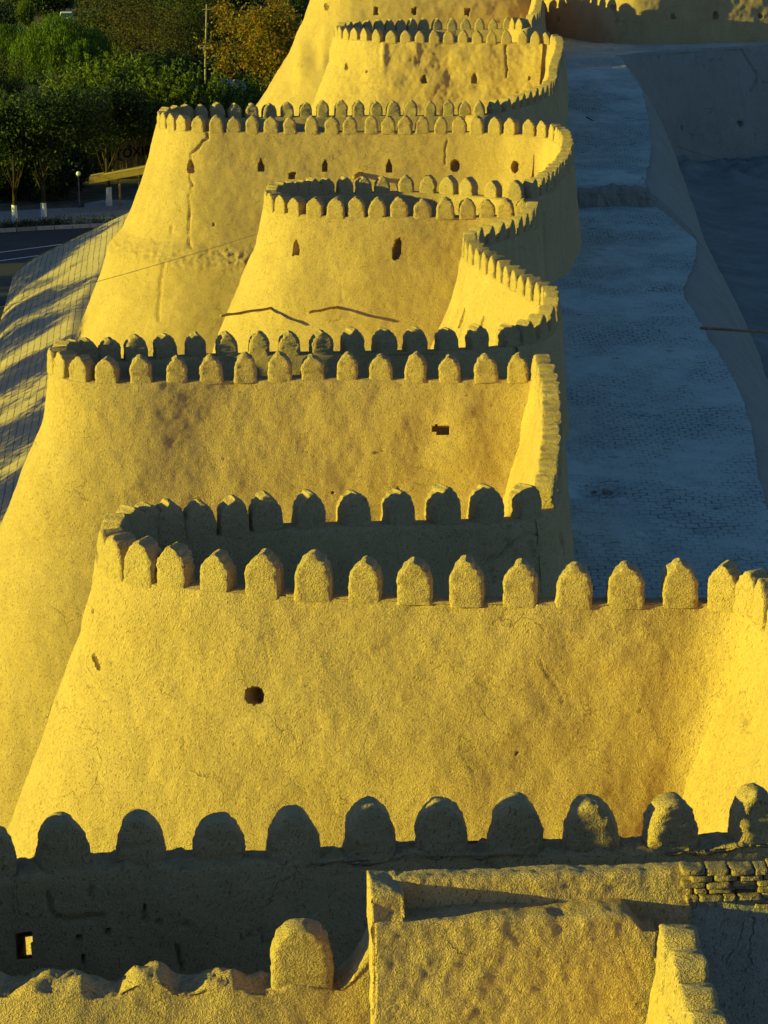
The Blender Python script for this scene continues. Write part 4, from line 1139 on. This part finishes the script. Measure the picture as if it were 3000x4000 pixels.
tree('olive', gx(30, 205), 205, 6.0, 'olive bush at the left edge between willow and shrubs', None, 0)
tree('dark', gx(930, 246), 246, 9.6, 'very dark tree behind the grey shed', 'dark trees farther back', 0)
tree('dark', gx(720, 256), 256, 9.4, 'very dark tree at the top between pole and olive tree', 'dark trees farther back', 1)
tree('shoot', gx(145, 282), 282, 5.6, 'slim pale shrub standing up behind the willow top', None, 2, wide=.45)
bgl = ['dark background tree at the far upper left corner', 'dark background tree left of the distant car', 'dark background tree right behind the distant car', 'dark background tree between car and olive tree',
       'dark background tree above the brown tree', 'dark background tree above the pole', 'dark background tree left of the orange tree top', 'dark background tree above the orange tree', 'dark background tree hugging the highest bastion']
for i, px_ in enumerate((-30, 110, 260, 400, 560, 720, 880, 1040, 1200)):
    Y = 330 + 12 * math.sin(i * 2.1)
    tree('bush', gx(px_, Y), Y, 10.5 + 1.5 * math.sin(i * 1.3), bgl[i], 'dark background trees', i % 3)
# the rows further left, out of view, whose shadows fall on the glacis, the street and the shrubs
bl = ['bush left of the willow top by the far road', 'bush right of the willow below the far road', 'bush between the brown tree and the willow', 'bush behind the brown tree', 'bush behind the utility pole', 'bush behind the grey shed',
      'low bush in front of the grey shed', 'bush behind the satellite dish', 'bush left of the orange tree trunk', 'bush behind the orange tree', 'bush at the left frame edge behind the small willow', 'bush under the brown tree']
for i, (px_, Y, h) in enumerate(((20, 275, 8), (385, 268, 8), (470, 240, 8), (600, 272, 9), (760, 250, 9), (880, 268, 10), (905, 208, 3.4), (730, 226, 8), (1000, 236, 8), (1150, 250, 11), (60, 240, 8), (560, 208, 7))):
    tree('bush', gx(px_, Y), Y, h, bl[i], 'bushes among the trees', i % 3, name='bush')
k = 0
for (x, Y, h) in ((-35.5, 78, 9.2), (-36.5, 87, 8.8), (-35, 98, 8.2), (-37, 106.5, 7.4), (-35, 113.5, 6.9), (-38, 122, 6.9), (-36, 68, 9.2), (-36, 59, 9.2)):
    tree('dark', x, Y, h, 'roadside tree beyond the left frame edge casting a stripe of shade', 'roadside trees out of frame', k % 2); k += 1
for j in range(26):
    Y = 128 + (j % 13) * 8 + random.uniform(-2, 2); x = -.17 * Y - 10 - (j // 13) * 9 + random.uniform(-1.5, 1.5)
    tree('bush' if 142 < Y < 178 else 'dark', x, Y, (7.4 if 142 < Y < 178 else 6.4) + random.uniform(-.6, .8), 'grove tree beyond the left frame edge shading the street', 'grove trees out of frame', j % 2)
hl = ['dark hedge bush behind the pavement at the left edge', 'dark hedge bush behind the left white trunk', 'dark hedge bush behind the right white trunk', 'dark hedge bush left of the globe lamp', 'dark hedge bush behind the yellow canopy',
      'dark hedge bush at the foot of the long bastion']
for i, px_ in enumerate((-30, 70, 165, 262, 430, 610)):  # dark bushes added to stand in for the shade under the crowns
    tree('bush', gx(px_, 171 + (i > 3) * 15), 171 + (i > 3) * 15, 5.4, hl[i], 'dark hedge along the pavement', 1 - i % 2 if False else 0, name='bush')
# low weeds on the kerb side
rng = np.random.default_rng(5)
u = rng.uniform(0, 1, 260); kp = np.array(K); ts = 3 + u * 6; ii = ts.astype(int); fr_ = (ts - ii)[:, None]
bp = kp[ii] * (1 - fr_) + kp[np.minimum(ii + 1, len(kp) - 1)] * fr_ + np.stack([rng.normal(0, .1, 260), rng.uniform(.4, 1.2, 260), 0 * u], 1)
pts = np.repeat(bp, 18, 0) + rng.normal(size=(260 * 18, 3)) * np.array([.12, .1, .16]) + np.array([0, 0, .25])
pts[:, 2] = np.abs(pts[:, 2]) + .05
V, F = leaf_quads(pts, .07, .35, rng, (.6, (0, 0, 1)))
o = link('weeds', np_mesh('weeds', V, F, False), L_OLIVE); tag(o, 'low dark weeds along the kerb', 'weeds', kind='stuff')

# ------------------------------------------------------------------ street furniture and small far things
def lamp(px_, py_base, Y, label):
    p = (gx(px_, Y), Y, .1); r = empty('street_lamp', p); tag(r, label, 'street lamp', 'globe lamps by the street')
    bm = bmesh.new(); add_tube(bm, [(0, 0, 0), (0, 0, .25), (0, 0, 2.05)], [.07, .045, .04], 10); bm_obj('post', bm, M_METAL, r, True)
    bm = bmesh.new(); add_tube(bm, [(0, 0, 2.05), (0, 0, 2.12)], [.09, .10], 10); bm_obj('collar', bm, M_METAL, r, True)
    bm = bmesh.new(); bmesh.ops.create_uvsphere(bm, u_segments=18, v_segments=12, radius=.155, matrix=Matrix.Translation((0, 0, 2.24))); bm_obj('globe', bm, M_GLOBE, r, True)
lamp(328, 0, 166, 'white globe street lamp standing left of the yellow canopy')
lamp(560, 0, 168, 'white globe street lamp half hidden under the right end of the canopy')

cn = empty('canopy', (0, 0, 0)); tag(cn, 'slanting yellow plank canopy on rusty posts beside the long bastion', 'canopy')
pa = Vector(atY(348, 708, 166.0)); pb = Vector(atY(640, 655, 166.6)); u_ = (pb - pa).normalized(); nf = Vector((-.06, -.97, .22)).normalized(); uu_ = u_.cross(nf) * -1
def plank(bm, a, b, up, th, out):
    q8 = [a - up / 2, b - up / 2, b + up / 2, a + up / 2]
    f = [bm.verts.new(p) for p in q8] + [bm.verts.new(p + out * th) for p in q8]
    for ix in ((0, 1, 2, 3), (7, 6, 5, 4), (0, 4, 5, 1), (1, 5, 6, 2), (2, 6, 7, 3), (3, 7, 4, 0)): bm.faces.new([f[i] for i in ix])
upv = Vector((0, .1, 1)).normalized()
bm = bmesh.new(); plank(bm, pa, pb, upv * .36, .06, Vector((0, 1, 0))); bm_obj('fascia', bm, M_PLANK, cn)
bm = bmesh.new(); plank(bm, pa + Vector((0, .62, .20)), pb + Vector((0, .62, .20)), Vector((0, 1.2, .02)), .05, Vector((0, 0, 1))); bm_obj('roof', bm, M_PLANK, cn)
for f in (.40, .85):
    c = pa.lerp(pb, f) + Vector((0, .2, 0))
    bm = bmesh.new(); add_tube(bm, [(c.x, c.y, 0), (c.x, c.y, c.z)], .07, 8); bm_obj('post', bm, M_WOOD, cn, True)

fe = empty('board_fence', (0, 0, 0)); tag(fe, 'dark upright board fence with painted letters behind the canopy', 'fence')
pa = np.array([gx(455, 179), 179.5, 0]); pb = np.array([gx(640, 181), 181.5, 0]); dv = Vector(pb - pa); ang = math.atan2(dv.y, dv.x)
bm = bmesh.new(); n = 24
for k in range(n):
    c = Vector(pa) + dv * ((k + .5) / n); top = 2.35 + .40 * math.sin(min(1, k / 14) * PI / 2) + random.uniform(-.03, .03)
    add_box(bm, (c.x, c.y + random.uniform(-.012, .012), top / 2), (dv.length / n * .93, .03, top), ang, .004)
bm_obj('boards', bm, M_DARKWOOD, fe)
bm = bmesh.new()
for z in (.5, 1.9):
    c = Vector(pa) + dv * .5 + Vector((-math.sin(ang), math.cos(ang), 0)) * .05; add_box(bm, (c.x, c.y, z), (dv.length, .05, .09), ang)
bm_obj('rails', bm, M_DARKWOOD, fe)
cu = bpy.data.curves.new('lettering', 'FONT'); cu.body = 'TOXIR'; cu.size = .92; cu.extrude = .006; cu.space_character = 1.06; cu.offset = .012
to = bpy.data.objects.new('lettering', cu); COL.objects.link(to); bpy.context.view_layer.update()
me = bpy.data.meshes.new_from_object(to.evaluated_get(bpy.context.evaluated_depsgraph_get())); bpy.data.objects.remove(to)
lt = link('lettering', me, M_INK, fe); c = Vector(pa) + dv * .07 - Vector((-math.sin(ang), math.cos(ang), 0)) * .035
lt.location = (c.x, c.y, 1.42); lt.rotation_euler = (PI / 2, math.radians(-3), ang)

def utility_pole(px_, Y, H, label, arm=True):
    r = empty('utility_pole', (gx(px_, Y), Y, 0)); tag(r, label, 'pole', 'utility poles among the trees')
    bm = bmesh.new(); add_tube(bm, [(0, 0, 0), (.02, 0, H * .5), (.22, 0, H)], [.13, .10, .07], 10); bm_obj('mast', bm, M_POLE, r, True)
    if arm:
        za = 6.1
        bm = bmesh.new(); add_box(bm, (.05, -.12, za), (1.15, .08, .08), 0, .01); add_box(bm, (.05, -.14, za + .22), (.9, .05, .05), 0, .01); add_box(bm, (-.4, -.14, za + .11), (.05, .05, .24)); add_box(bm, (.5, -.14, za + .11), (.05, .05, .24)); bm_obj('crossarm', bm, M_POLE, r)
        for xx_ in (-.48, .0, .55):
            bm = bmesh.new(); add_tube(bm, [(xx_, -.12, za + .03), (xx_, -.12, za + .12), (xx_, -.12, za + .20)], [.03, .06, .04], 8); bm_obj('insulator', bm, M_GLOBE, r, True)
        bm = bmesh.new(); add_box(bm, (.18, -.1, 9.2), (.7, .07, .07), 0, .01); bm_obj('top_arm', bm, M_POLE, r)
    return r
utility_pole(822, 212, 9.6, 'tall pale utility pole with a crossarm standing above the shrubs')
utility_pole(962, 255, 9.0, 'thin distant utility pole beside the dark trees', False)

sh = empty('shed', (gx(910, 226), 226, 0)); tag(sh, 'grey white metal shed with a curved roof beside the orange tree', 'shed')
bm = bmesh.new(); add_box(bm, (0, 0, .85), (2.9, 2.4, 1.7), 0, .03); bm_obj('wall', bm, M_SHED, sh)
bm = bmesh.new()
ar = [(-1.5 + 3.0 * k / 10, 1.7 + .28 * math.sin(PI * k / 10)) for k in range(11)]
f0 = [bm.verts.new((x_, -1.25, z_)) for x_, z_ in ar]; f1 = [bm.verts.new((x_, 1.25, z_)) for x_, z_ in ar]
for k in range(10): bm.faces.new([f0[k], f0[k + 1], f1[k + 1], f1[k]])
bm.faces.new(f0); bm.faces.new(f1[::-1]); bm.faces.new([f0[0], f1[0], f1[-1], f0[-1]])
bm_obj('roof', bm, M_SHED, sh)
bm = bmesh.new(); add_box(bm, (.2, -1.215, .42), (1.6, .05, .5)); bm_obj('vent', bm, M_METAL, sh)
lw = empty('garden_wall', (gx(980, 215), 215, 0)); tag(lw, 'low pale garden wall in front of the grey shed', 'wall')
bm = bmesh.new(); add_box(bm, (0, 0, .55), (6.0, .25, 1.1), .05, .02); bm_obj('panel', bm, M_PAVE, lw)
bm = bmesh.new(); add_box(bm, (0, 0, 1.13), (6.1, .35, .08), .05, .02); bm_obj('coping', bm, M_KERB, lw)

ds = empty('satellite_dish', (gx(785, 208), 208, 0)); tag(ds, 'pale round satellite dish among the shrubs left of the pole', 'dish')
bm = bmesh.new(); rings = []
for k in range(8):
    r = .62 * k / 7; rings.append([bm.verts.new((r * .82 * math.cos(2 * PI * j / 24), .28 * (r / .62) ** 2 - .28, r * math.sin(2 * PI * j / 24))) for j in range(24)] if k else [bm.verts.new((0, -.28, 0))])
for j in range(24): bm.faces.new([rings[0][0], rings[1][j], rings[1][(j + 1) % 24]])
for k in range(1, 7):
    for j in range(24): bm.faces.new([rings[k][j], rings[k + 1][j], rings[k + 1][(j + 1) % 24], rings[k][(j + 1) % 24]])
o = bm_obj('bowl', bm, M_SHED, ds, True); o.location = (0, 0, 3.2); o.rotation_euler = (.25, 0, PI + .5)
sm_ = o.modifiers.new('thick', 'SOLIDIFY'); sm_.thickness = .03
bm = bmesh.new(); add_tube(bm, [(0, .15, 0), (0, .15, 3.1)], .05, 8); bm_obj('mast', bm, M_METAL, ds, True)
bm = bmesh.new(); add_tube(bm, [(0, -.2, 2.7), (.1, -.75, 3.1)], .02, 6); add_box(bm, (.1, -.78, 3.12), (.1, .1, .1)); bm_obj('receiver', bm, M_METAL, ds)

def car(x, y, rz, label, s=1.0, z=0):
    r = empty('parked_car', (x, y, z), rz); r.scale = (s, s, s); tag(r, label, 'car')
    bm = bmesh.new()
    sec = [(-2.0, .35, .55, .70), (-1.95, .30, .80, .76), (-1.2, .28, .90, .82), (-.3, .28, .93, .84), (.9, .28, .92, .84), (1.7, .30, .88, .80), (2.0, .36, .72, .72)]
    def ring(xx_, z0, z1, w): return [bm.verts.new((w, xx_, z0)), bm.verts.new((w, xx_, (z0 + z1) / 2 + .05)), bm.verts.new((w * .93, xx_, z1)), bm.verts.new((-w * .93, xx_, z1)), bm.verts.new((-w, xx_, (z0 + z1) / 2 + .05)), bm.verts.new((-w, xx_, z0))]
    rg = [ring(*q_) for q_ in sec]
    for a_, b_ in zip(rg[:-1], rg[1:]):
        for k in range(6): bm.faces.new([a_[k], a_[(k + 1) % 6], b_[(k + 1) % 6], b_[k]])
    bm.faces.new(rg[0]); bm.faces.new(rg[-1][::-1])
    bm_obj('body', bm, M_CARW, r, True)
    def cab(sc_, z0, z1, mat, nm):
        bm = bmesh.new(); b0_ = [(.78, -1.25), (-.78, -1.25), (-.78, 1.45), (.78, 1.45)]; t0_ = [(.60, -.50), (-.60, -.50), (-.60, .95), (.60, .95)]
        f_ = lambda p, q_, k: (p[0] + (q_[0] - p[0]) * k, p[1] + (q_[1] - p[1]) * k)
        k0, k1 = (z0 - .90) / .5, (z1 - .90) / .5
        A_ = [bm.verts.new((f_(p, q_, k0)[0] * sc_, f_(p, q_, k0)[1] * sc_, z0)) for p, q_ in zip(b0_, t0_)]; B_ = [bm.verts.new((f_(p, q_, k1)[0] * sc_, f_(p, q_, k1)[1] * sc_, z1)) for p, q_ in zip(b0_, t0_)]
        for k in range(4): bm.faces.new([A_[k], A_[(k + 1) % 4], B_[(k + 1) % 4], B_[k]])
        bm.faces.new(A_[::-1]); bm.faces.new(B_); bm_obj(nm, bm, mat, r)
    cab(1.0, .89, 1.36, M_GLASS, 'windows'); cab(1.012, 1.352, 1.43, M_CARW, 'roof')
    for sx in (-1, 1):
        bm = bmesh.new(); add_tube(bm, [(sx * .74, -1.02, .92), (sx * .615, -.50, 1.36)], .045, 6); add_tube(bm, [(sx * .74, 1.2, .92), (sx * .615, .95, 1.36)], .06, 6); bm_obj('pillar', bm, M_CARW, r)
        for yy_ in (-1.3, 1.25):
            bm = bmesh.new(); add_tube(bm, [(sx * .66, yy_, .31), (sx * .84, yy_, .31)], .31, 18); w = bm_obj('wheel', bm, M_TYRE, r)
            bm = bmesh.new(); add_tube(bm, [(sx * .80, yy_, .31), (sx * .85, yy_, .31)], .18, 14); bm_obj('rim', bm, M_KERB, w)
        bm = bmesh.new(); add_box(bm, (sx * .55, -1.97, .68), (.26, .06, .14), 0, .02); bm_obj('headlight', bm, M_GLOBE, r)
    bm = bmesh.new(); add_box(bm, (0, -1.99, .47), (1.4, .08, .14), 0, .02); bm_obj('bumper', bm, M_METAL, r)
    return r
bank = empty('parapet_rail', (0, 0, 0)); tag(bank, 'pale low road parapet in front of the distant car', 'wall')
Yc = 296.0
bm = bmesh.new(); add_box(bm, (gx(280, Yc), Yc, .35), (16, .3, .7), .02, .03); bm_obj('panel', bm, M_SHED, bank)
bm = bmesh.new(); add_box(bm, (gx(280, Yc), Yc, .95), (22, .06, .10), .02, .01)
for k in range(9): add_box(bm, (gx(280, Yc) - 10 + k * 2.5, Yc + .02, .5), (.08, .06, .95), .02)
bm_obj('rail', bm, M_WOOD, bank)
car(gx(294, 301), 303, .12, 'small white car facing the viewer on the distant road at the top left', 1.0, .25)
car(gx(172, 200), 200, 1.1, 'white car half hidden by the green shrubs at the left', .95, 1.6)
bm = bmesh.new(); add_box(bm, (gx(172, 200), 200, .8), (9, 7, 1.6), .1, .1); o = bm_obj('car_park', bm, M_SOIL); tag(o, 'raised earth parking place behind the shrubs', 'ground', kind='structure')

# overhead cable sagging in front of the long bastion, fixed to its parapet
p = at(2045, 520, 12.9); q_ = at(-150, 1235, 7.6)
bm = bmesh.new(); add_tube(bm, [p + (q_ - p) * k / 30 + np.array([0, -.25 if 0 < k else 0, -.5 * math.sin(PI * k / 30)]) for k in range(31)], .011, 5)
o = bm_obj('cable', bm, M_WIRE, smooth=True); tag(o, 'thin cable sagging across the long bastion and the glacis', 'cable')

# ------------------------------------------------------------------ light, sky, camera
AZ = math.radians(14.5); EL = math.radians(8.6)
sd = Vector((-math.cos(AZ) * math.cos(EL), -math.sin(AZ) * math.cos(EL), math.sin(EL)))
sun = bpy.data.lights.new('sun', 'SUN'); sun.energy = 5.0; sun.angle = math.radians(.5); sun.color = (1.0, .98, .065)
so = bpy.data.objects.new('sun', sun); COL.objects.link(so); so.rotation_euler = sd.to_track_quat('Z', 'Y').to_euler()
w = bpy.data.worlds.new('World'); SC.world = w; w.use_nodes = True; nt = w.node_tree
bg = nt.nodes['Background']; sky = nt.nodes.new('ShaderNodeTexSky'); sky.sky_type = 'NISHITA'; sky.sun_disc = False
sky.sun_elevation = EL; sky.sun_rotation = math.radians(270) - AZ; sky.altitude = 100; sky.air_density = 1.0; sky.dust_density = .2; sky.ozone_density = 4.0
nt.links.new(sky.outputs[0], bg.inputs[0]); bg.inputs[1].default_value = .105

cd = bpy.data.cameras.new('camera'); co = bpy.data.objects.new('camera', cd); COL.objects.link(co)
cd.sensor_fit = 'HORIZONTAL'; cd.sensor_width = 36; cd.lens = 36 * FPX / 3000; cd.clip_start = .5; cd.clip_end = 9000
co.location = CAM.tolist(); co.rotation_euler = (PI / 2 - PITCH, 0, 0)
SC.camera = co
SC.view_settings.view_transform = 'Standard'; SC.view_settings.look = 'None'; SC.view_settings.exposure = .60; SC.view_settings.gamma = 1
SC.render.resolution_x = 768; SC.render.resolution_y = 1024
SC.cycles.max_bounces = 6; SC.cycles.diffuse_bounces = 3
